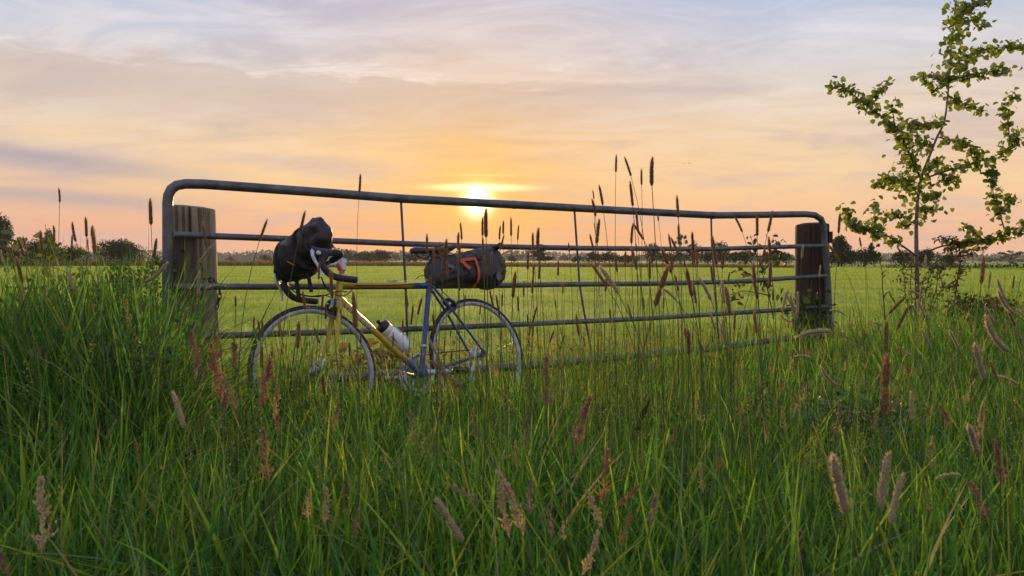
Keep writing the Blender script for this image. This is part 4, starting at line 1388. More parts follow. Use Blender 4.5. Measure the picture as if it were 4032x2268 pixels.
# dark upright stems crowding in front of the gate, right of the bicycle
n = 300
Y_ = rng.uniform(2.0, 3.7, n)
X_ = Y_ * np.where(rng.random(n) < 0.75, rng.uniform(0.02, 0.30, n), rng.uniform(-0.5, 0.6, n))
parts.append(blades(np.stack([X_, Y_, np.zeros(n)], axis=1), rng.uniform(0.45, 0.92, n), np.full(n, 0.0034), rng.uniform(0, 2 * np.pi, n), np.abs(rng.normal(0.07, 0.07, n)), rng.uniform(0, 0.1, n), rng.uniform(0, np.pi, n), 5, np.tile(np.array((0.075, 0.125, 0.035)), (n, 1)) * rng.uniform(0.7, 1.3, (n, 1))))
# bright tufts standing before the front wheel and here and there along the gate
for tx, ty, tn, th, tw in ((-0.90, 3.15, 120, 0.70, 0.08), (-1.12, 3.2, 60, 0.42, 0.10), (-0.52, 3.1, 80, 0.48, 0.12), (0.15, 3.5, 120, 0.52, 0.2), (0.75, 3.5, 110, 0.50, 0.3), (1.15, 3.9, 90, 0.46, 0.3), (2.1, 5.0, 180, 0.48, 0.3), (-0.2, 3.2, 90, 0.50, 0.14)):
    X_, Y_ = rng.normal(tx, tw * 0.6, tn), rng.normal(ty, tw * 0.4, tn)
    parts.append(blades(np.stack([X_, Y_, np.zeros(tn)], axis=1), th * rng.uniform(0.55, 1.05, tn), rng.uniform(0.004, 0.009, tn), rng.uniform(0, 6.28, tn), np.abs(rng.normal(0.08, 0.08, tn)), np.where(rng.random(tn) < 0.25, 0.7, 0.12) * rng.random(tn), rng.uniform(0, 3.14, tn), 6, grass_cols(tn, rng, 0.12, 0.03)))
# flattened and broken dry stems lying through the sward
n = 230
Y_ = rng.uniform(1.1, 4.4, n)
X_ = rng.uniform(-1, 1, n) * 0.7 * Y_
keep = gate_d(X_, Y_) < -0.1
X_, Y_ = X_[keep], Y_[keep]
n = len(X_)
parts.append(blades(np.stack([X_, Y_, sward(X_, Y_) * rng.uniform(0.35, 0.75, n)], axis=1), rng.uniform(0.10, 0.24, n), rng.uniform(0.0025, 0.005, n), rng.uniform(0, 6.28, n), rng.uniform(0.7, 1.3, n), rng.uniform(0.0, 0.5, n), rng.uniform(0, 3.14, n), 5, np.where((rng.random(n) < 0.5)[:, None], np.array((0.42, 0.36, 0.22)), np.array((0.22, 0.30, 0.12))) * rng.uniform(0.7, 1.1, (n, 1))))
# short undergrowth between the tall blades
n = 62000
Y_ = rng.uniform(0.85, 8.0, n)
X_ = rng.uniform(-1, 1, n) * (0.95 * Y_ + 0.3)
keep = gate_d(X_, Y_) < 0.35
X_, Y_ = X_[keep], Y_[keep]
n = len(X_)
h = sward(X_, Y_) * rng.uniform(0.15, 0.5, n)
parts.append(blades(np.stack([X_, Y_, np.zeros(n)], axis=1), h, rng.uniform(0.004, 0.009, n), rng.uniform(0, 2 * np.pi, n), np.abs(rng.normal(0.3, 0.25, n)), rng.uniform(0, 0.8, n), rng.uniform(0, np.pi, n), 2, grass_cols(n, rng, 0.08, 0.02)))
# thin upright flowering stalks standing above the blades
n = 2000
Y_ = rng.uniform(1.15, 7.0, n)
X_ = rng.uniform(-1, 1, n) * (0.72 * Y_ + 0.1)
keep = (gate_d(X_, Y_) < 0.1)
X_, Y_ = X_[keep], Y_[keep]
n = len(X_)
h = np.minimum(sward(X_, Y_) * rng.uniform(1.05, 1.75, n), 0.80)
parts.append(blades(np.stack([X_, Y_, np.zeros(n)], axis=1), h, np.full(n, 0.0030), rng.uniform(0, 2 * np.pi, n), np.abs(rng.normal(0.06, 0.08, n)), rng.uniform(0, 0.12, n), rng.uniform(0, np.pi, n), 4, grass_cols(n, rng, 0.08, 0.06) * 0.8))
# a few broad lit blades and long arching ones
n = 1700
Y_ = rng.uniform(1.15, 4.6, n)
X_ = rng.uniform(-1, 1, n) * 0.70 * Y_
h = np.minimum(sward(X_, Y_) * rng.uniform(0.9, 1.45, n), 0.78)
keep = gate_d(X_, Y_) < 0.0
parts.append(blades(np.stack([X_, Y_, np.zeros(n)], axis=1)[keep], h[keep], rng.uniform(0.006, 0.0135, n)[keep], rng.uniform(0, 2 * np.pi, n)[keep], rng.uniform(0.05, 0.5, n)[keep], rng.uniform(0.1, 0.9, n)[keep], rng.uniform(0, np.pi, n)[keep], 7, grass_cols(n, rng, 0.35, 0.05)[keep]))
V, FF, Cc = join(parts)
tag(link('meadow_grass', np_mesh('meadow_grass', V, FF, M['grass'], Cc)), 'tall green verge grass in front of the gate', 'grass', kind='stuff')

# airy seed sprays on some of the stalks: many tiny grains
n = 460
Y_ = rng.uniform(1.4, 5.2, n)
X_ = rng.uniform(-1, 1, n) * 0.70 * Y_
H_ = np.minimum(sward(X_, Y_) * rng.uniform(1.05, 1.5, n), 0.66)
keep = gate_d(X_, Y_) < -0.1
X_, Y_, H_ = X_[keep], Y_[keep], H_[keep]
n = len(X_)
m_ = 46
t_ = rng.random((n, m_))
tl = rng.uniform(0.07, 0.15, (n, 1))
sp_ = 0.028 * (1 - t_) * rng.normal(0, 1, (n, m_))
sq_ = 0.028 * (1 - t_) * rng.normal(0, 1, (n, m_))
lx = rng.normal(0, 0.10, (n, 1))
C = np.stack([X_[:, None] + sp_ + lx * t_ * tl, Y_[:, None] + sq_, H_[:, None] - tl * (1 - t_)], axis=2).reshape(-1, 3)
cc = np.repeat(np.array([(0.19, 0.24, 0.09), (0.28, 0.23, 0.14), (0.22, 0.26, 0.10), (0.28, 0.20, 0.15)])[rng.integers(0, 4, n)], m_, axis=0) * rng.uniform(0.7, 1.2, (n * m_, 1))
g1 = quads(C, rng.uniform(0.0016, 0.0030, len(C)), rng, cc)
st_ = blades(np.stack([X_, Y_, np.zeros(n)], axis=1), H_, np.full(n, 0.0026), np.zeros(n), lx[:, 0] * 0.2, np.zeros(n), rng.uniform(0, np.pi, n), 3, np.tile(np.array((0.09, 0.12, 0.04)), (n, 1)))
V, FF, Cc = join([(g1[0], [g1[1]], g1[2]), st_])
tag(link('seeding_grass', np_mesh('seeding_grass', V, FF, M['grass'], Cc)), 'airy seeding grass sprays scattered through the verge', 'grass', kind='stuff')

# weedy strip just beyond the gate, then the grazed pasture
n = 26000
Y_ = rng.uniform(4.0, 9.5, n)
X_ = rng.uniform(-1, 1, n) * (0.72 * Y_ + 0.3)
gd = gate_d(X_, Y_)
keep = (gd > 0.1) & (gd < 2.6) & (rng.random(n) < np.exp(-gd / 1.3))
X_, Y_, gd = X_[keep], Y_[keep], gd[keep]
n = len(X_)
c = np.where((rng.random(n) < 0.40)[:, None], np.array((0.30, 0.24, 0.065)), np.array((0.17, 0.235, 0.048))) * rng.uniform(0.7, 1.2, (n, 1))  # low sun's gold put into part of the blade colours
p1 = blades(np.stack([X_, Y_, np.zeros(n)], axis=1), rng.uniform(0.07, 0.26, n), rng.uniform(0.006, 0.014, n), rng.uniform(0, 6.28, n), np.abs(rng.normal(0.25, 0.25, n)), rng.uniform(0, 0.9, n), rng.uniform(0, 3.14, n), 3, c)
n = 5200
Y_ = rng.uniform(4.2, 8.0, n)
X_ = rng.uniform(-1, 1, n) * (0.5 * Y_)
gd = gate_d(X_, Y_)
keep = (gd > 0.15) & (gd < 1.7)
C = np.stack([X_, Y_, rng.uniform(0.05, 0.25, n)], axis=1)[keep]
c = np.where((rng.random(len(C)) < 0.45)[:, None], np.array((0.32, 0.22, 0.07)), np.array((0.16, 0.21, 0.05))) * rng.uniform(0.7, 1.2, (len(C), 1))  # same sunlit gold put into part of the leaf colours
p2 = quads(C, rng.uniform(0.012, 0.03, len(C)), rng, c)
V, FF, Cc = join([p1, (p2[0], [p2[1]], p2[2])])
tag(link('field_weeds', np_mesh('field_weeds', V, FF, M['leaves'], Cc)), 'low weeds tinted sunlit gold in the field just behind the gate', 'weeds', kind='stuff')

n = 280000
Y_ = 4.6 * np.exp(rng.random(n) * math.log(112 / 4.6))
X_ = rng.uniform(-1, 1, n) * (0.72 * Y_ + 0.4)
gd = gate_d(X_, Y_)
keep = gd > 0.45
X_, Y_ = X_[keep], Y_[keep]
n = len(X_)
tone = sstep(wave(X_ * 0.35, Y_ * 0.8, 0.9, 2) + 0.5 * wave(X_ * 0.5, Y_ * 1.3, 3.0, 1), -0.5, 0.6)[:, None]
c = (np.array((0.20, 0.32, 0.050)) * (1 - tone) + np.array((0.34, 0.46, 0.088)) * tone) * rng.uniform(0.9, 1.1, (n, 1))
h = (0.040 + 0.030 * tone[:, 0] * 0 + 0.035 * (1 - tone[:, 0])) * rng.uniform(0.6, 1.5, n) * (1 + 0.012 * np.minimum(Y_, 60))
w = 0.0036 * np.maximum(1.0, Y_ / 6.5) * rng.uniform(0.6, 1.4, n)
V, FF, Cc = blades(np.stack([X_, Y_, np.full(n, 0.0)], axis=1), h, w, rng.uniform(0, 6.28, n), np.abs(rng.normal(0.3, 0.25, n)), rng.uniform(0, 0.5, n), rng.uniform(0, 3.14, n), 2, c)
tag(link('pasture_grass', np_mesh('pasture_grass', V, FF, M['pasture_blade'], Cc)), 'short bright grazed grass of the field beyond the gate', 'grass', kind='stuff')

# brown standing reeds at the far side of the field
n = 30000
a_ = rng.uniform(-0.80, 0.42, n)
edge_ = np.interp(a_, [-0.8, -0.45, -0.15, 0.05, 0.3, 0.42], [112, 118, 112, 96, 88, 84])
Y_ = edge_ + rng.random(n) ** 2 * np.interp(a_, [-0.8, 0.0, 0.2, 0.42], [110, 90, 45, 8])
X_ = a_ * Y_
h = np.interp(a_, [-0.8, -0.45, -0.25, -0.1, 0.1, 0.3, 0.42], [0.92, 0.92, 0.82, 0.62, 0.5, 0.34, 0.2]) * rng.uniform(0.75, 1.12, n)
c = np.array([(0.19, 0.125, 0.075), (0.15, 0.105, 0.060), (0.21, 0.145, 0.085), (0.11, 0.11, 0.045)])[rng.integers(0, 4, n)] * rng.uniform(0.8, 1.2, (n, 1))
V, FF, Cc = blades(np.stack([X_, Y_, np.zeros(n)], axis=1), h, rng.uniform(0.07, 0.17, n), rng.uniform(0, 6.28, n), np.abs(rng.normal(0.05, 0.08, n)), rng.uniform(0, 0.2, n), rng.uniform(0, 3.14, n), 2, c)
tag(link('reed_grass', np_mesh('reed_grass', V, FF, M['reed'], Cc)), 'strip of brown standing reed grass along the far field edge', 'reeds', kind='stuff')


# ------------------------------------------------------------------ leaves and leafy plants
def leaf_mesh(name, mat, length=0.05, width=0.046, fold=0.25, seed=0, tip=0.35):
    rg = random.Random(seed)
    V, Fc = [], []
    m = 6
    for i in range(m + 1):
        t = i / m
        wd = width / 2 * (math.sin(math.pi * min(1, t ** 0.72)) ** 0.6) * (1 - tip * t ** 3) if 0 < i < m else 0.0
        z = length * (0.12 * math.sin(t * 2.6 + seed))
        wd *= rg.uniform(0.93, 1.07)
        V += [(-wd, t * length, z + abs(wd) * fold), (0, t * length, z), (wd, t * length, z + abs(wd) * fold)]
    for i in range(m):
        a_ = i * 3
        Fc += [(a_, a_ + 1, a_ + 4, a_ + 3), (a_ + 1, a_ + 2, a_ + 5, a_ + 4)]
    V += [(0.0008, -0.022, 0.004), (-0.0008, -0.022, 0.004)]
    Fc += [(1, len(V) - 2, len(V) - 1)]
    me = bpy.data.meshes.new(name)
    me.from_pydata(V, [], Fc)
    me.materials.append(mat)
    me.update()
    return me


def rand_rot(rg, hang=0.5):
    """A leaf's attitude: tip outwards and down, blade turned at random."""
    yaw = rg.uniform(0, 2 * math.pi)
    pitch = rg.gauss(-hang, 0.55)
    roll = rg.gauss(0, 0.9)
    return Matrix.Rotation(yaw, 3, 'Z') @ Matrix.Rotation(pitch, 3, 'X') @ Matrix.Rotation(roll, 3, 'Y')


def sap_px(zx, zy):
    return (3100 + zx / 1.1148, zy / 1.1146)


SAPY = 6.5
sp0 = at(*sap_px(566, 1400), SAPY)
sap = thing('sapling_tree', 'young slender tree with pale trunk and round green leaves growing right of the gate', 'tree', (sp0.x, SAPY, 0))


def sp(zx, zy, dy=0.0):
    p = at(*sap_px(zx, zy), SAPY + dy)
    return p - Vector((sp0.x, SAPY, 0))


trunk_pts = [Vector((0, 0, 0))] + [sp(*q) for q in ((567, 1370), (569, 1250), (567, 1120), (566, 1000), (572, 880), (588, 780), (622, 690), (658, 600), (690, 530), (706, 400), (712, 300), (725, 150), (742, 0), (756, -90), (762, -160))]
tr = [0.023, 0.021, 0.0195, 0.018, 0.015, 0.013, 0.0115, 0.0105, 0.009, 0.008, 0.007, 0.006, 0.0048, 0.0035, 0.0025, 0.0015]
MB().tube(spline(trunk_pts, 3), [np.interp(i / 3, range(16), tr) for i in range(46)], 10).build('trunk', M['bark'], sap)
rg = random.Random(4)
branches = [
    [(588, 790, 0), (520, 640, -.1), (480, 560, -.2), (400, 500, -.25), (330, 450, -.3), (270, 400, -.3), (205, 365, -.35)],
    [(575, 860, 0), (530, 800, -.15), (480, 790, -.25), (385, 800, -.3)],
    [(568, 1125, 0), (500, 1075, -.2), (430, 1030, -.3), (340, 1000, -.4), (285, 985, -.4), (250, 915, -.45)],
    [(570, 1140, 0), (650, 1090, -.1), (760, 1065, -.2), (880, 1050, -.3), (1000, 1015, -.35), (1080, 980, -.4)],
    [(860, 1052, -.3), (800, 1005, -.3), (790, 995, -.3)],
    [(960, 1030, -.3), (930, 930, -.35), (905, 860, -.35), (900, 780, -.4), (880, 730, -.4)],
    [(930, 930, -.35), (970, 890, -.35), (1005, 862, -.4)],
    [(596, 785, 0), (700, 750, .1), (800, 720, .15), (900, 690, .2), (980, 640, .25), (1012, 600, .25)],
    [(975, 645, .25), (970, 540, .25), (955, 480, .3), (1000, 395, .3)],
    [(660, 602, 0), (740, 620, .15), (800, 645, .2), (850, 690, .2)],
    [(712, 355, 0), (800, 330, -.1), (900, 312, -.2), (985, 300, -.2)],
    [(715, 305, 0), (800, 240, .1), (900, 215, .2), (1040, 195, .2), (1090, 230, .2)],
    [(712, 345, 0), (640, 342, -.1), (570, 346, -.15)],
    [(685, 535, 0), (600, 545, -.15), (530, 545, -.2)],
    [(708, 420, 0), (760, 450, .1), (850, 475, .15)],
    [(738, 70, 0), (790, 30, -.1), (850, 0, -.1), (890, -15, -.1)],
    [(735, 20, 0), (800, 50, .1), (870, 110, .1)],
    [(640, 650, 0), (600, 620, .1), (560, 600, .1), (535, 555, .15)],
    [(566, 960, 0), (520, 990, .1), (470, 940, .15), (420, 960, .15)],
    [(400, 1020, -.3), (385, 950, -.3), (383, 880, -.3)],
    [(572, 930, 0), (610, 915, .1), (635, 915, .1)],
    [(600, 760, 0), (650, 715, -.1), (690, 700, -.1)],
    [(648, 720, .1), (700, 800, .1), (735, 790, .1)],
    [(590, 880, 0), (640, 850, .1), (665, 880, .1)],
    [(470, 545, -.2), (462, 480, -.2), (458, 450, -.2)],
    [(350, 465, -.3), (400, 400, -.25), (440, 375, -.2)],
    [(712, 330, 0), (650, 390, .1), (640, 392, .1)],
]
bars_ = MB()
spots = []
for bi, b in enumerate(branches):
    pts = spline([sp(*q) for q in b], 4)
    m = len(pts)
    r0 = 0.0085 if bi in (0, 2, 3, 7) else 0.005
    mb = MB().tube(pts, [r0 * (1 - 0.85 * i / (m - 1)) + 0.0008 for i in range(m)], 6)
    mb.build('branch', M['twig'], sap)
    ln = sum((pts[i + 1] - pts[i]).length for i in range(m - 1))
    sparse0 = 0.35 if bi == 3 else (0.25 if bi == 2 else (0.15 if bi == 7 else 0.05))
    for k_ in range(int(ln / 0.0052)):
        t_ = sparse0 + (1 - sparse0) * rg.random()
        i = min(int(t_ * (m - 1)), m - 2)
        p = pts[i].lerp(pts[i + 1], t_ * (m - 1) - i)
        q = Vector((rg.gauss(0, 1), rg.gauss(0, 1), rg.gauss(0, 1))).normalized() * rg.uniform(0.010, 0.072)
        spots.append((p + q, rg.uniform(0.62, 1.2)))
# leaves close round the upper trunk
for k_ in range(330):
    t_ = rg.uniform(0.0, 1.0)
    zy = 20 + 330 * t_ if k_ < 230 else 720 + 260 * t_
    cxp = np.interp(zy, [0, 150, 350, 720, 980], [742, 728, 714, 610, 568])
    wd = (34 if k_ < 230 else 58)
    spots.append((sp(cxp + rg.gauss(0, wd) + (12 if k_ < 230 else -30), zy, rg.uniform(-0.15, 0.15)), rg.uniform(0.75, 1.2)))
for k_ in range(110):
    t_ = rg.random()
    spots.append((sp(np.interp(t_, [0, 1], [500, 590]) + rg.gauss(0, 35), np.interp(t_, [0, 1], [620, 790]) + rg.gauss(0, 45), rg.uniform(-0.2, 0.1)), rg.uniform(0.75, 1.15)))
LM = [leaf_mesh('leaf', M['leaf'], 0.047, 0.046, f, s_, 0.2) for s_, f in ((1, 0.15), (2, 0.03), (3, 0.25), (5, -0.12))]
spots.sort(key=lambda s_: -s_[1] / (SAPY + s_[0].y))
for i, (p, s_) in enumerate(spots[:300]):
    o = link('leaf', LM[i % 4], sap, p)
    o.rotation_euler = rand_rot(rg).to_euler()
    o.scale = (s_, s_, s_)


def leaf_cloud(name, spots_, base_mesh, mat, parent, hang=0.5, cols=None):
    V0 = np.array([v.co[:] for v in base_mesh.vertices])
    polys = [tuple(p.vertices) for p in base_mesh.polygons]
    f4 = np.array([p for p in polys if len(p) == 4])
    f3 = np.array([p for p in polys if len(p) == 3])
    parts_ = []
    for p, s_ in spots_:
        Rm = np.array(rand_rot(rg, hang))
        v = V0 @ Rm.T * s_ + np.array(p)
        c = np.array(cols[rg.randrange(len(cols))]) * rg.uniform(0.75, 1.25) if cols else np.ones(3)
        parts_.append((v, [f4] + ([f3] if len(f3) else []), np.tile(c, (len(v), 1))))
    V, FF, Cc = join(parts_)
    o = link(name, np_mesh(name, V, FF, mat, Cc), parent)
    return tag(o, kind='stuff')


leaf_cloud('foliage', spots[300:], LM[0], M['leaf'], sap)


def leafy_plant(name, label, cat, base, stems, leaf, nleaf, spread, cols, Y, stem_r=0.004, mat_stem='twig', group=None, t0=0.15, hang=0.4):
    """stems: lists of photograph pixels (x, y, depth offset); leaves gather along them."""
    b = at(base[0], base[1], Y)
    root = thing(name, label, cat, (b.x, Y, 0), group)
    o = Vector((b.x, Y, 0))
    sl_ = []
    lens = []
    for s_ in stems:
        pts = spline([at(q[0], q[1], Y + (q[2] if len(q) > 2 else 0)) - o for q in s_], 4)
        m = len(pts)
        MB().tube(pts, [stem_r * (1 - 0.8 * i / (m - 1)) + 0.0006 for i in range(m)], 5).build('stem', M[mat_stem], root)
        sl_.append(pts)
        lens.append(sum((pts[i + 1] - pts[i]).length for i in range(m - 1)))
    spots_ = []
    for k_ in range(nleaf):
        pts = rg.choices(sl_, lens)[0]
        m = len(pts)
        t_ = t0 + (1 - t0) * rg.random()
        i = min(int(t_ * (m - 1)), m - 2)
        p = pts[i].lerp(pts[i + 1], t_ * (m - 1) - i)
        q = Vector((rg.gauss(0, 1), rg.gauss(0, 1), rg.gauss(0, 0.7))) * spread
        z = p + q
        if z.z > 0.02:
            spots_.append((z, rg.uniform(0.6, 1.3)))
    if spots_:
        leaf_cloud('foliage', spots_, leaf, M['leaves'], root, hang, cols)
    return root


small_leaf = leaf_mesh('small_leaf', M['leaves'], 0.026, 0.016, 0.25, 2, 0.5)
mid_leaf = leaf_mesh('mid_leaf', M['leaves'], 0.045, 0.028, 0.25, 3, 0.6)
big_leaf = leaf_mesh('big_leaf', M['leaves'], 0.070, 0.048, 0.2, 4, 0.6)
BR = [(0.075, 0.062, 0.026), (0.055, 0.060, 0.022), (0.11, 0.075, 0.032)]
GR_ = [(0.070, 0.135, 0.034), (0.095, 0.165, 0.038), (0.055, 0.110, 0.034)]
z5 = lambda x, y, d_=0: (3100 + x / 2.764, 850 + y / 2.764, d_)
leafy_plant('hawthorn_shrub', 'small dark layered hawthorn with flat brown leafy twigs right of the sapling trunk', 'shrub', z5(1790, 1100), [
    [z5(1790, 1100), z5(1850, 700), z5(1880, 450), z5(1850, 300), z5(1740, 250), z5(1620, 270)],
    [z5(1870, 400), z5(1960, 380), z5(2080, 345), z5(2140, 370)], [z5(1880, 440), z5(1980, 420), z5(2060, 410)], [z5(1860, 330), z5(1790, 370), z5(1730, 330)],
    [z5(1850, 640), z5(1920, 600), z5(1960, 625)], [z5(1845, 700), z5(1760, 750), z5(1740, 800)], [z5(1880, 430), z5(1810, 450), z5(1770, 380)]],
    small_leaf, 420, 0.022, BR, 6.3, 0.007, t0=0.05)
leafy_plant('bramble_bush', 'tangled brownish bush round the foot of the sapling trunk', 'bush', z5(1450, 1150), [
    [z5(1480, 1150), z5(1500, 900, -.1), z5(1560, 600, -.1), z5(1640, 470, -.1)], [z5(1400, 1150, .1), z5(1340, 800, .1), z5(1350, 560, .1), z5(1300, 480, .1)],
    [z5(1500, 1150, -.1), z5(1620, 800, -.2), z5(1640, 600, -.2), z5(1720, 590, -.2)], [z5(1430, 1150, -.2), z5(1450, 900, -.2), z5(1480, 700, -.2), z5(1560, 560, -.2)],
    [z5(1380, 1150), z5(1290, 900), z5(1280, 700), z5(1240, 600)], [z5(1520, 1150), z5(1600, 950), z5(1680, 800), z5(1770, 790)]],
    small_leaf, 520, 0.04, BR + [(0.06, 0.085, 0.025)], 6.35, 0.005)
leafy_plant('weed_plant', 'thin dark bare weed stalk standing between the gate and the sapling', 'weed', z5(1060, 1100), [
    [z5(1062, 1130), z5(1050, 950), z5(1035, 760), z5(1030, 600), z5(1000, 480), z5(960, 400)], [z5(1030, 640), z5(1060, 600), z5(1090, 600)], [z5(1050, 880), z5(1100, 830), z5(1160, 880)]],
    small_leaf, 14, 0.02, BR, 6.0, 0.005)
leafy_plant('bramble_bush', 'low dense dark bramble at the right edge beneath the hawthorn', 'bush', z5(2000, 1150), [
    [z5(1900 + 60 * i, 1180, 0.05 * i), z5(1880 + 70 * i, 1000 - 12 * (i % 3), 0.05 * i), z5(1840 + 80 * i, 880 + 25 * (i % 4), 0.06 * i)] for i in range(8)],
    mid_leaf, 420, 0.05, [(0.04, 0.055, 0.020), (0.055, 0.070, 0.024), (0.07, 0.06, 0.03)], 6.2, 0.004)
z6 = lambda x, y, d_=0: (2200 + x / 1.725, 560 + y / 1.725, d_)
leafy_plant('wild_rose', 'climbing wild rose with small dark leaves growing through the gate near the dark post', 'shrub', z6(1450, 1200), [
    [z6(1460, 1200), z6(1420, 1010), z6(1395, 930), z6(1380, 850), z6(1420, 740), z6(1470, 620)], [z6(1400, 900), z6(1340, 760), z6(1320, 690), z6(1300, 630)],
    [z6(1410, 960), z6(1300, 900), z6(1240, 860), z6(1150, 810)], [z6(1390, 880), z6(1470, 790), z6(1560, 830)], [z6(1400, 940), z6(1280, 960), z6(1200, 970), z6(1090, 920)],
    [z6(1420, 720), z6(1470, 690), z6(1500, 690)], [z6(1430, 1040), z6(1250, 1010), z6(1180, 1060), z6(1200, 1075)], [z6(1420, 760), z6(1480, 740), z6(1540, 760)]],
    mid_leaf, 150, 0.022, [(0.045, 0.065, 0.022), (0.06, 0.08, 0.026), (0.09, 0.06, 0.03)], 5.75, 0.0038, t0=0.2)
leafy_plant('nettle_clump', 'dark leafy tuft of weeds pushed against the foot of the dark gate post', 'weed', z6(1640, 1240), [
    [z6(1560 + 34 * i, 1260, -0.1 + 0.03 * i), z6(1550 + 38 * i, 1120, -0.1), z6(1530 + 42 * i, 1000 + 30 * (i % 3), -0.12)] for i in range(8)],
    mid_leaf, 130, 0.035, [(0.035, 0.062, 0.018), (0.05, 0.08, 0.022)], 5.9, 0.003, 'stalk')
zl = lambda x, y, d_=0: (x / 2.415, 700 + y / 2.415, d_)
leafy_plant('bramble_bush', 'bramble with small dark leaves reaching up against the gate frame, left of the cracked post', 'bush', zl(1250, 1300), [
    [zl(1300, 1300), zl(1350, 1000), zl(1280, 900), zl(1150, 800), zl(1040, 830)], [zl(1400, 1300), zl(1450, 1000), zl(1520, 850), zl(1560, 800)], [zl(1350, 1000), zl(1420, 850), zl(1500, 820), zl(1540, 900)],
    [zl(1250, 1300), zl(1180, 1050), zl(1100, 960), zl(1020, 880)], [zl(1330, 1000), zl(1230, 930), zl(1180, 870)], [zl(1450, 1100), zl(1380, 960), zl(1300, 1000), zl(1200, 1040)]],
    small_leaf, 260, 0.03, GR_, 3.75, 0.004)
leafy_plant('nettle_clump', 'dense green leafy weeds filling the tall clump left of the gate', 'weed', zl(700, 1400), [
    [zl(200 + 130 * i, 1449, 0.3 * ((i * 7) % 3 - 1)), zl(210 + 128 * i, 1200, 0.3 * ((i * 7) % 3 - 1)), zl(190 + 130 * i + 40 * ((i * 5) % 3 - 1), 940 + 45 * ((i * 4) % 5), 0.3 * ((i * 7) % 3 - 1))] for i in range(10)],
    small_leaf, 420, 0.06, GR_ + [(0.035, 0.068, 0.020)], 3.5, 0.003, 'stalk')
leafy_plant('wild_hop', 'yellow green broad leaved climber at the left edge before the bushes', 'weed', zl(300, 1300), [
    [zl(420, 1300), zl(470, 900), zl(450, 720), zl(480, 560), zl(440, 500)], [zl(200, 1300), zl(150, 900), zl(110, 640), zl(130, 560)], [zl(460, 800), zl(560, 700), zl(590, 620)], [zl(150, 900), zl(60, 700), zl(20, 560)],
    [zl(0, 730), zl(200, 760), zl(500, 850), zl(680, 920)]],
    mid_leaf, 70, 0.04, [(0.075, 0.110, 0.026), (0.10, 0.13, 0.028), (0.055, 0.09, 0.024)], 3.6, 0.003, 'stalk', t0=0.3)
zr = lambda x, y, d_=0: (2600 + x / 1.241, 1100 + y / 1.241, d_)
leafy_plant('vetch_plant', 'dark feathery low herb patch in the grass below the sapling, left of the lumpy foxtail', 'weed', zr(1000, 760), [
    [zr(780 + 60 * i, 800, 0.1 * (i % 3)), zr(770 + 62 * i, 680, 0.1 * (i % 3)), zr(740 + 64 * i + 30 * (i % 2), 560 + 22 * (i % 4), 0.1 * (i % 3))] for i in range(7)],
    small_leaf, 520, 0.045, [(0.045, 0.095, 0.045), (0.06, 0.12, 0.045)], 2.7, 0.002, 'stalk')
leafy_plant('vetch_plant', 'dark leafy herb patch in the shade of the tall clump, lower left', 'weed', (430, 1480), [
    [(280 + 60 * i, 1560, 0.1 * (i % 3)), (280 + 62 * i, 1440, 0.1 * (i % 3)), (270 + 66 * i, 1330 + 30 * (i % 3), 0.1 * (i % 3))] for i in range(7)],
    small_leaf, 420, 0.045, [(0.045, 0.100, 0.040), (0.06, 0.12, 0.04)], 2.6, 0.002, 'stalk')
leafy_plant('dock_plant', 'low broad green leaves behind the front wheel', 'weed', (1400, 1480), [
    [(1350 + 40 * i, 1500, 0.1 * (i % 3)), (1345 + 42 * i, 1420, 0.1 * (i % 3)), (1330 + 45 * i, 1370 + 20 * (i % 2), 0.1 * (i % 3))] for i in range(7)],
    big_leaf, 90, 0.05, [(0.11, 0.115, 0.030), (0.075, 0.10, 0.026), (0.17, 0.12, 0.045)], 4.55, 0.003, 'stalk')
leafy_plant('dock_plant', 'low yellowish leaves behind the crank and seat tube', 'weed', (1580, 1440), [
    [(1480 + 34 * i, 1500, 0.1 * (i % 3)), (1475 + 36 * i, 1450, 0.1 * (i % 3)), (1470 + 38 * i, 1400 + 16 * (i % 2), 0.1 * (i % 3))] for i in range(8)],
    mid_leaf, 150, 0.05, [(0.22, 0.14, 0.045), (0.14, 0.12, 0.035), (0.09, 0.105, 0.028)], 4.75, 0.003, 'stalk')

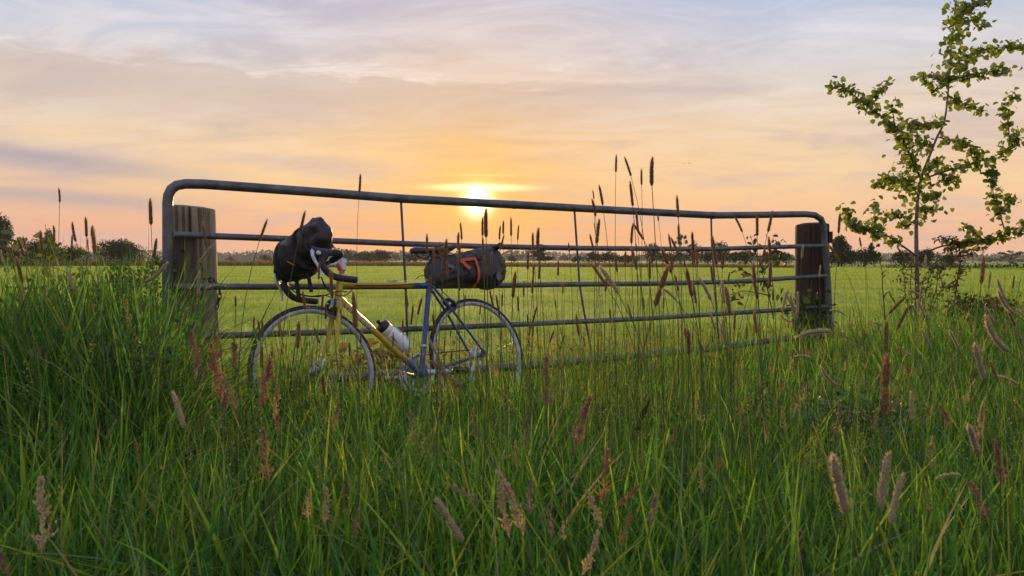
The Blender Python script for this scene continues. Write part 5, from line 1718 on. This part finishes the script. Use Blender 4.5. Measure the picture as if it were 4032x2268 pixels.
# ------------------------------------------------------------------ foxtail grasses
def fox_mesh(name, core, hair, seed, bend=0.0, fuzz=1.0, waist=None):
    """Seed head of unit length standing on the origin: a bristly spindle."""
    rg = np.random.default_rng(seed)
    nr, ns = 12, 8
    V, Fq, Ft = [], [], []
    lump = rg.uniform(0.88, 1.12, nr + 1)

    def rad(t):
        r_ = 0.056 * min(1, t / 0.10 + 0.25) * min(1, (1 - t) / 0.22 + 0.12)
        if waist:
            r_ *= 1 - 0.75 * math.exp(-((t - waist) / 0.05) ** 2)
        return r_

    def axis(t):
        return np.array((bend * t * t, 0.0, t - 0.35 * bend * bend * t * t))

    for i in range(nr + 1):
        t = i / nr
        c = axis(t)
        for j in range(ns):
            a = 2 * math.pi * j / ns
            r_ = rad(t) * lump[i] * rg.uniform(0.9, 1.1)
            V.append(c + np.array((r_ * math.cos(a), r_ * math.sin(a), 0)))
    for i in range(nr):
        for j in range(ns):
            Fq.append((i * ns + j, i * ns + (j + 1) % ns, (i + 1) * ns + (j + 1) % ns, (i + 1) * ns + j))
    nc = len(Fq)
    for k_ in range(int(560 * fuzz)):
        t = rg.uniform(0.0, 1.0)
        a = rg.uniform(0, 2 * math.pi)
        o = axis(t)
        out = np.array((math.cos(a), math.sin(a), 0.0))
        r_ = rad(t) * 0.85
        ln = rg.uniform(0.040, 0.085) * (1.6 if rg.random() < 0.04 else 1)
        tipd = out * rg.uniform(0.45, 0.9) + np.array((0, 0, rg.uniform(0.25, 0.8)))
        tipd /= np.linalg.norm(tipd)
        sd_ = np.cross(out, (0, 0, 1)) * rg.uniform(0.006, 0.012)
        p = o + out * r_
        b = len(V)
        V += [p - sd_, p + sd_, p + tipd * ln]
        Ft.append((b, b + 1, b + 2))
    me = np_mesh(name, np.array(V), [np.array(Fq), np.array(Ft)], core)
    me.materials.append(hair)
    mi = np.zeros(len(me.polygons), dtype=np.int32)
    mi[nc:] = 1
    me.polygons.foreach_set('material_index', mi)
    return me


FOX = {
    'brown': [fox_mesh('seed_head', M['fox_core'], M['fox_hair'], s_, b_) for s_, b_ in ((1, 0), (2, .05), (3, -.06), (4, .1))],
    'pale': [fox_mesh('seed_head', M['fox_core_pale'], M['fox_hair_pale'], s_, b_) for s_, b_ in ((11, 0.05), (12, -.08), (13, .12))],
    'arched': [fox_mesh('seed_head', M['fox_core_pale'], M['fox_hair_pale'], s_, b_, 0.9) for s_, b_ in ((21, .42), (22, -.38))],
    'broken': [fox_mesh('seed_head', M['fox_core_pale'], M['fox_hair_pale'], 31, 0.06, 1.3, 0.55)],
    'lumpy': [fox_mesh('seed_head', M['fox_core'], M['fox_hair'], 32, 0.05, 1.2, 0.42)],
}
# origin and scale of the crops the heads were read from: (ox, oy, scale, [(x top, y top, x bottom, y bottom, kind)])
B_, Pp, A_, K_, Lm = 'brown', 'pale', 'arched', 'broken', 'lumpy'
HEADS = [
    (2200, 560, 1.725, [
        (392, 85, 388, 205, B_), (453, 97, 491, 232, B_), (561, 180, 563, 292, B_), (614, 108, 633, 296, B_), (484, 268, 503, 435, B_), (278, 293, 299, 428, B_), (234, 328, 238, 385, B_), (236, 385, 250, 505, B_),
        (807, 362, 813, 515, B_), (525, 470, 538, 610, B_), (668, 470, 678, 535, B_), (268, 525, 258, 690, B_), (240, 548, 250, 610, B_), (210, 625, 236, 730, B_), (66, 682, 72, 750, B_), (490, 550, 494, 690, B_),
        (505, 555, 575, 660, B_), (524, 685, 533, 745, B_), (815, 555, 817, 690, B_), (892, 608, 916, 735, B_), (750, 622, 765, 745, B_), (768, 645, 817, 775, B_), (1040, 640, 1072, 835, B_), (1212, 498, 1247, 612, B_),
        (1344, 480, 1348, 640, B_), (1458, 468, 1420, 612, B_), (1424, 640, 1440, 800, B_), (1420, 720, 1360, 850, B_), (1655, 700, 1650, 790, Pp), (453, 738, 452, 850, B_), (380, 755, 397, 885, B_), (500, 715, 530, 865, B_),
        (617, 690, 625, 765, B_), (617, 782, 618, 935, B_), (700, 715, 765, 890, B_), (765, 745, 770, 870, B_), (848, 750, 856, 845, B_), (935, 710, 940, 835, B_), (903, 735, 912, 850, B_), (1118, 742, 1112, 862, B_),
        (1028, 832, 1050, 970, B_), (225, 815, 318, 965, B_), (290, 835, 405, 1030, Pp), (318, 890, 318, 1015, B_), (730, 835, 655, 1115, Lm), (860, 850, 905, 1050, B_), (795, 900, 812, 1015, B_), (957, 912, 1035, 1075, Pp),
        (915, 955, 935, 1100, B_), (1100, 930, 1125, 1095, Pp), (1155, 880, 1150, 960, B_), (1160, 975, 1160, 1175, B_), (1320, 820, 1335, 1000, B_), (1432, 810, 1430, 990, B_), (1310, 905, 1350, 1065, B_), (1447, 990, 1455, 1075, B_),
        (1550, 1005, 1520, 1150, Pp), (1560, 1035, 1615, 1205, Pp), (1620, 1020, 1622, 1170, Pp), (580, 1045, 580, 1125, B_), (470, 1105, 495, 1195, B_), (720, 1050, 710, 1130, B_), (715, 980, 800, 1075, Pp), (108, 1165, 138, 1310, B_),
        (345, 1130, 352, 1205, B_), (1025, 1145, 1060, 1270, Pp), (1115, 1200, 1130, 1340, Pp), (1315, 1125, 1325, 1210, Pp), (1340, 1150, 1345, 1300, B_), (1195, 1140, 1192, 1275, B_), (1283, 1240, 1272, 1340, B_), (875, 1265, 885, 1430, B_),
        (1500, 1220, 1590, 1218, A_), (1625, 1240, 1860, 1290, A_), (1910, 478, 1900, 620, B_), (1840, 690, 1910, 810, Lm), (1775, 835, 1772, 915, Pp), (1870, 1110, 1940, 1170, A_), (2040, 645, 2055, 710, B_), (28, 955, 28, 1030, B_), (165, 1315, 180, 1390, B_)]),
    (1500, 600, 2.862, [
        (525, 918, 520, 1150, B_), (595, 1065, 605, 1300, B_), (658, 1012, 672, 1220, B_), (745, 985, 705, 1350, B_), (862, 905, 870, 1105, B_), (905, 790, 910, 985, B_), (893, 1035, 885, 1220, B_), (865, 1150, 868, 1330, B_),
        (1140, 735, 1145, 945, B_), (1170, 640, 1185, 960, B_), (1147, 950, 1155, 1160, B_), (1158, 1165, 1165, 1372, B_), (1338, 828, 1335, 985, B_), (1376, 770, 1378, 920, B_), (1378, 930, 1345, 1100, B_), (1465, 735, 1467, 945, B_),
        (1545, 820, 1542, 990, B_), (1700, 905, 1717, 1105, B_), (1745, 855, 1773, 1155, B_), (1250, 1125, 1245, 1320, B_), (1390, 1190, 1390, 1330, B_), (1655, 1110, 1653, 1320, B_), (1717, 1255, 1717, 1430, B_), (1790, 1235, 1780, 1430, B_),
        (1998, 1215, 1995, 1390, B_), (750, 1230, 748, 1425, B_)]),
    (1500, 900, 2.07, [
        (640, 390, 640, 510, B_), (1090, 350, 1075, 565, Lm), (1165, 425, 1163, 550, B_), (1240, 385, 1232, 530, B_), (1110, 545, 1122, 675, B_), (885, 505, 920, 650, B_), (940, 540, 965, 705, B_), (987, 525, 985, 640, B_),
        (680, 540, 680, 630, B_), (260, 625, 245, 785, B_), (330, 563, 300, 705, B_), (207, 515, 220, 635, B_), (180, 740, 180, 850, B_), (425, 700, 445, 850, B_), (1270, 625, 1235, 770, B_), (1243, 780, 1235, 880, B_),
        (1410, 830, 1375, 930, B_), (1420, 585, 1425, 645, B_), (1195, 695, 1195, 770, B_), (812, 610, 805, 700, B_), (375, 890, 480, 1065, Pp), (98, 845, 97, 960, B_), (395, 380, 412, 530, B_), (565, 815, 568, 880, B_), (730, 1005, 730, 1130, B_)]),
    (900, 1000, 2.415, [
        (975, 145, 985, 415, B_), (700, 355, 730, 530, B_), (895, 380, 888, 545, B_), (929, 490, 925, 620, B_), (1175, 360, 1210, 720, B_), (1070, 520, 1075, 635, B_), (1258, 720, 1255, 850, B_), (675, 640, 655, 900, B_), (805, 700, 865, 850, B_),
        (765, 840, 705, 970, B_), (490, 645, 487, 790, B_), (290, 625, 300, 800, B_), (318, 630, 322, 800, B_), (240, 590, 238, 740, B_), (65, 395, 68, 505, B_), (551, 820, 548, 970, B_), (520, 840, 515, 960, B_), (320, 860, 315, 1090, B_),
        (210, 910, 240, 1060, Pp), (740, 1130, 740, 1250, B_), (690, 1165, 680, 1270, B_), (605, 1180, 605, 1330, B_), (560, 1065, 563, 1190, B_), (885, 1130, 915, 1340, B_), (1155, 830, 1150, 970, B_), (265, 1180, 270, 1290, B_), (860, 75, 858, 245, B_)]),
    (0, 700, 2.415, [
        (580, 100, 568, 235, B_), (1437, 200, 1437, 450, B_), (820, 375, 822, 565, B_), (855, 450, 905, 720, B_), (683, 425, 722, 610, B_), (670, 540, 680, 690, B_), (378, 505, 400, 700, B_), (510, 455, 515, 610, B_), (230, 555, 250, 690, B_),
        (190, 570, 232, 750, B_), (80, 645, 120, 800, B_), (5, 690, 30, 810, Pp), (835, 575, 838, 670, B_), (1500, 578, 1462, 765, B_), (1930, 420, 1965, 660, B_), (2030, 635, 1880, 820, Pp), (1630, 890, 1385, 985, A_), (2120, 960, 1945, 1060, A_),
        (190, 755, 215, 1000, B_), (625, 870, 710, 1070, Pp), (1890, 885, 1885, 1130, Pp), (1260, 890, 1260, 980, B_), (2242, 1120, 2240, 1230, B_), (205, 1110, 220, 1270, Pp), (163, 1245, 155, 1360, Pp), (455, 1285, 530, 1449, Pp), (755, 1205, 775, 1380, Pp), (1790, 1035, 1810, 1165, B_)]),
    (600, 640, 2.576, [(1160, 573, 1085, 800, B_), (1555, 495, 1500, 700, B_), (2120, 120, 2100, 300, B_)]),
    (3100, 850, 2.764, [
        (2170, 440, 2110, 740, B_), (2210, 605, 2185, 790, Pp), (2285, 680, 2375, 925, Pp), (2445, 645, 2455, 790, B_), (2180, 895, 2470, 1060, A_), (2220, 855, 2250, 1025, B_), (2151, 985, 2255, 1175, K_), (1355, 755, 1470, 885, A_), (1415, 905, 1500, 1110, Pp),
        (1260, 865, 1105, 1065, B_), (1110, 840, 1170, 940, B_), (1295, 965, 1195, 1240, B_), (1900, 905, 1920, 1030, B_), (1690, 690, 1688, 800, B_), (1540, 1070, 1540, 1210, Pp), (1530, 430, 1500, 580, Pp), (1215, 330, 1310, 520, B_), (775, 235, 805, 335, B_),
        (2365, 650, 2368, 695, B_), (2530, 690, 2530, 740, B_), (1745, 1000, 1750, 1110, B_), (1720, 1030, 1715, 1100, B_), (2000, 1210, 2070, 1244, A_), (2380, 1010, 2480, 1200, B_), (2500, 1010, 2576, 1100, Pp), (930, 1115, 1030, 1200, A_)]),
    (2600, 1100, 1.241, [
        (1115, 205, 1100, 345, B_), (1120, 370, 1095, 650, Lm), (1525, 240, 1700, 350, A_), (1510, 310, 1585, 490, Pp), (1615, 400, 1650, 500, B_), (1670, 440, 1750, 520, A_), (1140, 350, 1235, 375, A_), (655, 350, 740, 385, A_), (750, 465, 870, 520, A_),
        (665, 610, 650, 680, Pp), (1240, 550, 1225, 690, Pp), (1485, 690, 1550, 850, Pp), (805, 845, 910, 1145, Pp), (1095, 840, 1075, 1120, Pp), (1175, 945, 1125, 1195, Pp), (135, 240, 140, 370, B_), (1715, 250, 1777, 300, A_), (1275, 245, 1320, 330, Pp),
        (1405, 245, 1460, 340, Pp), (1351, 925, 1470, 960, A_), (400, 675, 415, 740, B_), (405, 1170, 400, 1240, B_)]),
    (1300, 1400, 1.669, [(690, 935, 870, 1220, K_), (430, 110, 390, 200, B_), (1185, 655, 1115, 690, Pp)]),
    (0, 1200, 1.357, [(920, 465, 985, 660, Pp), (655, 1380, 645, 1480, B_)]),
]

ORD = ['', 'second ', 'third ', 'fourth ', 'fifth ', 'sixth ', 'seventh ', 'eighth ', 'ninth ', 'tenth ', 'eleventh ', 'twelfth ', 'thirteenth ', 'fourteenth ', 'fifteenth ', 'sixteenth ', 'seventeenth ', 'eighteenth ']
ZONES = [
    ('rising into the sky left of the gate', lambda x, y: x < 640 and y < 990),
    ('in the tall clump left of the gate', lambda x, y: x < 640 and y < 1200),
    ('low in the grass left of the gate', lambda x, y: x < 700),
    ('before the cracked post', lambda x, y: x < 930 and y < 1200),
    ('below the cracked post', lambda x, y: x < 930 and y < 1500),
    ('around the handlebar bag', lambda x, y: x < 1420 and y < 1160),
    ('before the upper front wheel', lambda x, y: x < 1500 and y < 1330),
    ('before the lower front wheel', lambda x, y: x < 1500 and y < 1620),
    ('around the bottle and down tube', lambda x, y: x < 1700 and 1160 < y < 1620),
    ('before the saddle', lambda x, y: x < 1830 and y < 1160),
    ('before the saddlebag', lambda x, y: x < 2020 and 990 < y < 1160),
    ('against the glow above the saddlebag', lambda x, y: x < 2060 and y < 1000),
    ('before the rear wheel', lambda x, y: x < 2080 and y < 1620),
    ('above the top rail', lambda x, y: x < 2900 and y < 815),
    ('under the top rail beside the saddlebag', lambda x, y: x < 2330 and y < 975),
    ('under the top rail before the hedge', lambda x, y: x < 2760 and y < 985),
    ('under the top rail near the dark post', lambda x, y: x < 3180 and y < 1000),
    ('over the field beside the saddlebag', lambda x, y: x < 2310 and y < 1180),
    ('below the third rail beside the wheel', lambda x, y: x < 2310 and y < 1500),
    ('over the field in the thick clump', lambda x, y: x < 2620 and y < 1120),
    ('over the field before the third rod', lambda x, y: x < 2860 and y < 1120),
    ('among the wild rose leaves', lambda x, y: x < 3120 and y < 1150),
    ('low in the thick foxtail clump', lambda x, y: x < 2700 and y < 1500),
    ('low before the third rod', lambda x, y: x < 3010 and y < 1500),
    ('at the foot of the dark post', lambda x, y: x < 3330 and y < 1330),
    ('beside the dark post', lambda x, y: x < 3400 and y < 1010),
    ('round the sapling trunk', lambda x, y: x < 3760 and y < 1200),
    ('beyond the sapling at the right edge', lambda x, y: x >= 3700 and y < 1230),
    ('below the sapling', lambda x, y: x < 3760 and y < 1420),
    ('low at the right edge', lambda x, y: x >= 3700 and y < 1700),
    ('in the near grass at lower right', lambda x, y: x > 2600),
    ('in the near grass at lower centre', lambda x, y: x > 1100),
    ('in the near grass at lower left', lambda x, y: True),
]
heads = []
for ox, oy, sc_, L_ in HEADS:
    for (x1, y1, x2, y2, kd) in L_:
        heads.append((ox + x1 / sc_, oy + y1 / sc_, ox + x2 / sc_, oy + y2 / sc_, kd))
zone_of = {}
for i, h_ in enumerate(heads):
    mx, my = (h_[0] + h_[2]) / 2, (h_[1] + h_[3]) / 2
    for zi, (_, f_) in enumerate(ZONES):
        if f_(mx, my):
            zone_of.setdefault((zi, h_[4]), []).append((mx, i))
            break
SAY = {'brown': ('brown foxtail', 'foxtail seed head'), 'pale': ('pale foxtail', ''), 'arched': ('arching silvery foxtail', ''), 'broken': ('fluffy pale foxtail pinched in two', ''), 'lumpy': ('lumpy brown foxtail', '')}
label_of = {}
for (zi, kd), L_ in zone_of.items():
    L_.sort()
    for r_, (_, i) in enumerate(L_):
        if len(L_) == 1:
            label_of[i] = 'single %s %s' % (SAY[kd][0], ZONES[zi][0])
        elif r_ == 0:
            label_of[i] = '%s, leftmost of those %s' % (SAY[kd][0], ZONES[zi][0])
        elif r_ == len(L_) - 1:
            label_of[i] = '%s, rightmost of those %s' % (SAY[kd][0], ZONES[zi][0])
        else:
            from_left = r_ < len(L_) / 2
            label_of[i] = '%s, %sfrom %s among those %s' % (SAY[kd][0], ORD[r_ if from_left else len(L_) - 1 - r_], 'left' if from_left else 'right', ZONES[zi][0])
rg = random.Random(12)


def stalk(root, base, p_bot, dirn, r_, mat):
    zb = p_bot.z
    c1_ = p_bot - dirn * min(0.32 * zb, 0.25)
    path = bez(Vector((0, 0, 0)), Vector(((p_bot.x - base.x) * 0.1, (p_bot.y - base.y) * 0.1, zb * 0.45)), c1_ - base, p_bot - base, 9)
    m = len(path)
    MB().tube(path, [r_ * (1.25 - 0.55 * i / (m - 1)) for i in range(m)], 5, False).build('stem', mat, root)
    return path


STEM_LEAF = []
for i, (x1, y1, x2, y2, kd) in enumerate(heads):
    L_ = math.hypot(x1 - x2, y1 - y2)
    real = {'brown': 0.070, 'pale': 0.075, 'arched': 0.085, 'broken': 0.085, 'lumpy': 0.085}[kd] * rg.uniform(0.9, 1.12)
    far = 3.35 if x2 < 2080 else (3.9 if x2 < 3000 else 4.7)
    if x2 < 640:
        far = 3.0
    Y = min(max(F * real / L_, 0.95), far)
    if kd == 'arched':
        Y = min(max(Y, 1.6), 4.4)
    yl = 0.35 * y1 + 0.65 * y2
    if yl > 1300 and x2 > 640:
        Y = max(min(Y, F * (CAMZ - 0.40) / (yl - 1025)), 0.95)
    t_, b_ = at(x1, y1, Y), at(x2, y2, Y)
    if b_.z < 0.12:
        continue
    up_ = (t_ - b_)
    # lean a little towards or away from the viewer
    up_.y += rg.uniform(-0.22, 0.22) * up_.length
    ln = up_.length
    dirn = up_.normalized()
    flat = Vector((dirn.x, dirn.y, 0)) * b_.z * (0.30 if dirn.z > 0.6 else 0.42)
    base = Vector((b_.x, b_.y, 0)) - flat + Vector((rg.uniform(-0.03, 0.03), rg.uniform(-0.02, 0.05), 0))
    base.y = max(base.y, 0.7)
    if x2 < 2100 and base.y > 3.3:
        base.y = 3.3
    root = thing('foxtail_grass', label_of[i], 'foxtail', base, 'foxtail grasses')
    stalk(root, base, b_, dirn, 0.0013, M['stalk'])
    me = FOX[kd][i % len(FOX[kd])]
    o = link('seed_head', me, root, b_ - base)
    q = Vector((0, 0, 1)).rotation_difference(dirn)
    roll = 0.0 if kd == 'arched' else rg.uniform(0, 6.28)
    q = q @ Quaternion((0, 0, 1), roll)
    o.rotation_mode = 'QUATERNION'
    o.rotation_quaternion = q
    wd = min(ln * rg.uniform(0.82, 1.08), 0.085)
    if L_ < 55:
        wd *= 1.15
    o.scale = (wd * 1.05, wd * 1.05, ln)
    if rg.random() < 0.45:
        STEM_LEAF.append((base + Vector((b_.x - base.x, b_.y - base.y, 0)) * 0.15, b_.z * rg.uniform(0.25, 0.5), rg.uniform(0, 6.28)))

n = len(STEM_LEAF)
rng = np.random.default_rng(8)
Pn = np.array([(p.x, p.y, z) for p, z, a in STEM_LEAF])
V, FF, Cc = blades(Pn, rng.uniform(0.10, 0.20, n), np.full(n, 0.0048), np.array([a for _, _, a in STEM_LEAF]), rng.uniform(0.2, 0.7, n), rng.uniform(0.0, 0.5, n), np.array([a for _, _, a in STEM_LEAF]) + 0.0, 5, grass_cols(n, rng, 0.2, 0.05))
tag(link('stem_leaves', np_mesh('stem_leaves', V, FF, M['grass'], Cc)), 'narrow leaf blades standing off the foxtail stalks', 'grass', kind='stuff')


# ------------------------------------------------------------------ panicles of other grasses
def panicle_mesh(name, mat, seed, dense=1.0, width=0.16, bend=0.0):
    rg_ = np.random.default_rng(seed)
    C, D, S_ = [], [], []
    for k_ in range(int(40 * dense)):
        t = rg_.uniform(0.02, 0.95)
        a = rg_.uniform(0, 2 * math.pi)
        reach = width * (1 - t) ** 0.7 * (0.35 + 0.65 * min(1, t / 0.15)) * rg_.uniform(0.35, 1.0)
        o = np.array((bend * t * t, 0, t))
        out = np.array((math.cos(a), math.sin(a), 0))
        for g in range(11):
            u = rg_.uniform(0.1, 1.0)
            C.append(o + out * reach * u + np.array((0, 0, 0.13 * u * (1 - 0.5 * t))) + rg_.normal(0, 0.010, 3))
            D.append(out * 0.45 + np.array((0, 0, 1.0)) + rg_.normal(0, 0.3, 3))
            S_.append(rg_.uniform(0.020, 0.036))
    C, D, S_ = np.array(C), np.array(D), np.array(S_)[:, None]
    D /= np.linalg.norm(D, axis=1)[:, None]
    B = np.cross(D, rg_.normal(size=D.shape))
    B /= np.linalg.norm(B, axis=1)[:, None]
    E_ = np.cross(D, B)
    n_ = len(C)
    V_ = np.stack([C - D * S_, C + B * S_ * 0.32, C + D * S_, C - B * S_ * 0.32, C + E_ * S_ * 0.32, C - E_ * S_ * 0.32], axis=1).reshape(-1, 3)
    o = (np.arange(n_) * 6)[:, None]
    Fq = np.concatenate([o + np.array([[0, 1, 2, 3]]), o + np.array([[0, 4, 2, 5]])])
    ax_ = []
    for i in range(5):
        t = i / 4
        for dx_, dy_ in ((-0.006, 0), (0.006, 0.0)):
            ax_.append((bend * t * t + dx_, dy_, t))
    bq = np.array([[len(V_) + 2 * i, len(V_) + 2 * i + 1, len(V_) + 2 * i + 3, len(V_) + 2 * i + 2] for i in range(4)])
    return np_mesh(name, np.concatenate([V_, np.array(ax_)]), [np.concatenate([Fq, bq])], mat)


PAN = {}
for kd, key in (('red', 'pan_red'), ('brown', 'pan_brown'), ('tan', 'pan_tan'), ('mauve', 'pan_mauve'), ('green', 'pan_green'), ('orange', 'pan_orange'), ('cream', 'pan_tan')):
    PAN[kd] = [panicle_mesh('seed_head', M[key], s_, d_, w_, b_) for s_, d_, w_, b_ in ((1, 1.3, 0.19, 0.06), (2, 1.1, 0.24, -0.08), (3, 1.5, 0.16, 0.12))]
PANICLES = [
    (0, 1200, 1.357, [
        (1010, 140, 1055, 350, 'red', 'slanting red grass panicle, first left of the front wheel under the lowest rail'), (1140, 130, 1180, 290, 'red', 'spreading red grass panicle with the widest top, left of the front wheel'),
        (1115, 200, 1185, 520, 'red', 'longest leaning red grass panicle left of the front wheel'), (1256, 160, 1255, 380, 'red', 'straight narrow red grass panicle close to the front tyre'),
        (1460, 240, 1392, 560, 'red', 'large red brown panicle crossing the front tyre at the left'), (1207, 440, 1200, 580, 'red', 'short red panicle below the leaning red one'),
        (1475, 540, 1490, 700, 'red', 'short red panicle in the grass under the front wheel'), (228, 930, 222, 1330, 'cream', 'large cream fluffy panicle near the lower left corner'),
        (1400, 660, 1435, 950, 'brown', 'long brown panicle in the grass below the front wheel'), (1655, 985, 1640, 1150, 'tan', 'left one of two upright tan panicles at lower centre left'),
        (1752, 970, 1730, 1180, 'tan', 'right one of two upright tan panicles at lower centre left'), (885, 300, 890, 500, 'green', 'tall green panicle in the grass left of the gate'), (-10, 1280, 50, 1470, 'brown', 'dark brown blurred panicle in the lower left corner')]),
    (1300, 1400, 1.669, [
        (1680, 250, 1612, 620, 'red', 'long red panicle low right of the rear wheel'), (1802, 610, 1788, 980, 'orange', 'tall red orange panicle in the lower centre right grass'), (1418, 10, 1420, 350, 'brown', 'tall dark brown panicle standing before the bottom rail right of the wheel'),
        (1080, 850, 1180, 1200, 'tan', 'left one of three tan panicles grouped at lower centre'), (1140, 740, 1270, 1180, 'tan', 'tallest slanting tan panicle of the three at lower centre'), (1322, 810, 1308, 1060, 'mauve', 'mauve upright panicle right of the tan ones at lower centre'),
        (770, 830, 990, 965, 'mauve', 'drooping mauve panicle bent over above the fluffy pinched foxtail'), (2050, 850, 1870, 1000, 'orange', 'orange panicle leaning far to the right at lower centre'), (1690, 870, 1790, 1130, 'tan', 'tan panicle leaning left beside the orange one'),
        (1962, 1020, 1910, 1250, 'orange', 'upright orange panicle under the leaning orange one'), (1440, 1000, 1455, 1200, 'mauve', 'small mauve panicle at lower centre between tan groups'), (1526, 1090, 1540, 1220, 'tan', 'small tan panicle at the lower centre'),
        (1790, 1170, 1655, 1440, 'tan', 'tan panicle leaning right near the bottom edge at centre'), (655, 40, 880, 225, 'brown', 'drooping brown panicle crossing the silver crank'), (640, 38, 770, 90, 'brown', 'short brown panicle lying across the seat tube foot'), (177, 1000, 170, 1200, 'brown', 'dark narrow panicle at lower centre left'),
        (2078, 270, 1990, 580, 'green', 'green tan panicle leaning right in the centre right grass'), (2140, 870, 2100, 1130, 'mauve', 'mauve panicle at lower centre right')]),
    (2600, 1100, 1.241, [
        (1650, 780, 1660, 1010, 'red', 'red panicle in the near grass close to the right edge'), (1500, 990, 1612, 1175, 'red', 'slanting red brown panicle in the near grass at lower right'), (1692, 850, 1690, 990, 'red', 'thin red panicle by the right edge beside a larger red one'), (592, 470, 596, 560, 'brown', 'small brown panicle in the mid grass at centre right'), (905, 395, 900, 450, 'tan', 'tiny tan panicle in the mid grass below the dark post')]),
]
for ox, oy, sc_, L_ in PANICLES:
    for (x1, y1, x2, y2, kd, lb) in L_:
        x1, y1, x2, y2 = ox + x1 / sc_, oy + y1 / sc_, ox + x2 / sc_, oy + y2 / sc_
        ln_px = math.hypot(x1 - x2, y1 - y2)
        Y = min(max(F * 0.115 / ln_px, 1.0), 3.0)
        if y2 > 1150:
            Y = max(min(Y, F * (CAMZ - 0.39) / (y2 - 1025)), 0.95)          # the whole panicle stands clear of the blades
        t_, b_ = at(x1, y1, Y), at(x2, y2, Y)
        if b_.z < 0.08:
            dz_ = 0.08 - b_.z
            b_.z += dz_
        up_ = t_ - b_
        dirn, ln = up_.normalized(), up_.length
        base = Vector((b_.x - dirn.x * b_.z * 0.35, b_.y + rg.uniform(0, 0.05), 0))
        root = thing('grass_panicle', lb, 'seed head', base, 'feathery grass panicles')
        stalk(root, base, b_, dirn, 0.0013, M['stalk'])
        o = link('seed_head', PAN[kd][rg.randrange(3)], root, b_ - base)
        o.rotation_mode = 'QUATERNION'
        o.rotation_quaternion = Vector((0, 0, 1)).rotation_difference(dirn) @ Quaternion((0, 0, 1), rg.uniform(0, 6.28))
        wd = ln if kd != 'cream' else ln * 1.0
        o.scale = (wd, wd, ln)

# more feathery panicles of the same kinds scattered through the verge, too many to count
rng = np.random.default_rng(44)
parts_ = []
TONES = [(0.50, 0.41, 0.26), (0.42, 0.32, 0.22), (0.38, 0.25, 0.17), (0.30, 0.33, 0.13), (0.56, 0.48, 0.30)]
SRC = [np.array([v.co[:] for v in m_.vertices]) for m_ in PAN['tan']]
SRF = [np.array([tuple(p.vertices) for p in m_.polygons]) for m_ in PAN['tan']]
for k_ in range(150):
    y = rng.uniform(1.5, 5.0)
    x = rng.uniform(-0.66, 0.68) * y
    if gate_d(x, y) > -0.15:
        continue
    h = float(sward(np.array([x]), np.array([y]))[0]) * rng.uniform(0.85, 1.35)
    h = min(h, 0.62 if y > 2 else 0.5)
    s_ = rng.uniform(0.05, 0.10)
    i = k_ % 3
    tl = Matrix.Rotation(rng.uniform(0, 6.28), 3, 'Z') @ Matrix.Rotation(abs(rng.normal(0, 0.28)), 3, 'X') @ Matrix.Rotation(rng.uniform(0, 6.28), 3, 'Z')
    c = np.array(TONES[rng.integers(0, len(TONES))]) * rng.uniform(0.75, 1.15)
    v = SRC[i] @ np.array(tl).T * s_ + np.array((x, y, h))
    parts_.append((v, [SRF[i]], np.tile(c, (len(v), 1))))
    parts_.append(blades(np.array([(x, y, 0.0)]), np.array([h]), np.array([0.003]), np.zeros(1), np.zeros(1), np.zeros(1), np.array([0.3 * k_]), 3, np.array([(0.15, 0.19, 0.07)])))
V, FF, Cc = join(parts_)
tag(link('panicle_grass', np_mesh('panicle_grass', V, FF, M['grass'], Cc)), 'small feathery grass panicles scattered through the verge', 'grass', kind='stuff')

# ------------------------------------------------------------------ two birds far off in the evening sky
for x, y, s_, lb in ((2714, 643, 0.8, 'darker right one of two tiny gliding birds in the sky'), (2695, 643, 0.65, 'fainter left one of two tiny gliding birds in the sky')):
    b0 = at(x, y, 70.0)
    r_ = thing('bird', lb, 'bird', b0, 'birds in the sky')
    MB().tube([(-0.11 * s_, 0, 0), (-0.05 * s_, 0, 0.008), (0.04 * s_, 0, 0.006), (0.13 * s_, 0, -0.002)], [0.008 * s_, 0.024 * s_, 0.022 * s_, 0.006 * s_], 8).build('body', M['bird'], r_)
    for sg in (-1, 1):
        MB().rings([[(c[0] * s_ + q[0] * s_, c[1] * s_, c[2] * s_ + q[1] * s_) for q in ((-w_, 0), (0, 0.004), (w_, 0), (0, -0.004))]
                    for c, w_ in (((0, 0.015 * sg, 0.01), 0.035), ((0.01, 0.11 * sg, 0.055 + 0.02 * sg), 0.030), ((0.04, 0.22 * sg, 0.085 + 0.03 * sg), 0.008))]).build('wing', M['bird'], r_)

# ------------------------------------------------------------------ evening haze over the whole plain
HAZE = 0.00022


def haze_mat():
    m = bpy.data.materials.new('evening_haze')
    m.use_nodes = True
    n_ = Nodes(m.node_tree)
    v = n_.new('ShaderNodeVolumePrincipled')
    v.inputs['Color'].default_value = (0.92, 0.90, 0.92, 1)
    v.inputs['Density'].default_value = HAZE
    v.inputs['Anisotropy'].default_value = 0.0
    o = n_.new('ShaderNodeOutputMaterial')
    n_.t.links.new(v.outputs[0], o.inputs['Volume'])
    return m


if HAZE > 0:
    hv = [(sx_ * 3100, y, z) for z in (-1.0, 20.0) for sx_, y in ((-1, -70), (1, -70), (1, 4100), (-1, 4100))]
    me = bpy.data.meshes.new('haze')
    me.from_pydata(hv, [], [(0, 3, 2, 1), (4, 5, 6, 7), (0, 1, 5, 4), (1, 2, 6, 5), (2, 3, 7, 6), (3, 0, 4, 7)])
    me.materials.append(haze_mat())
    tag(link('haze', me), kind='stuff')
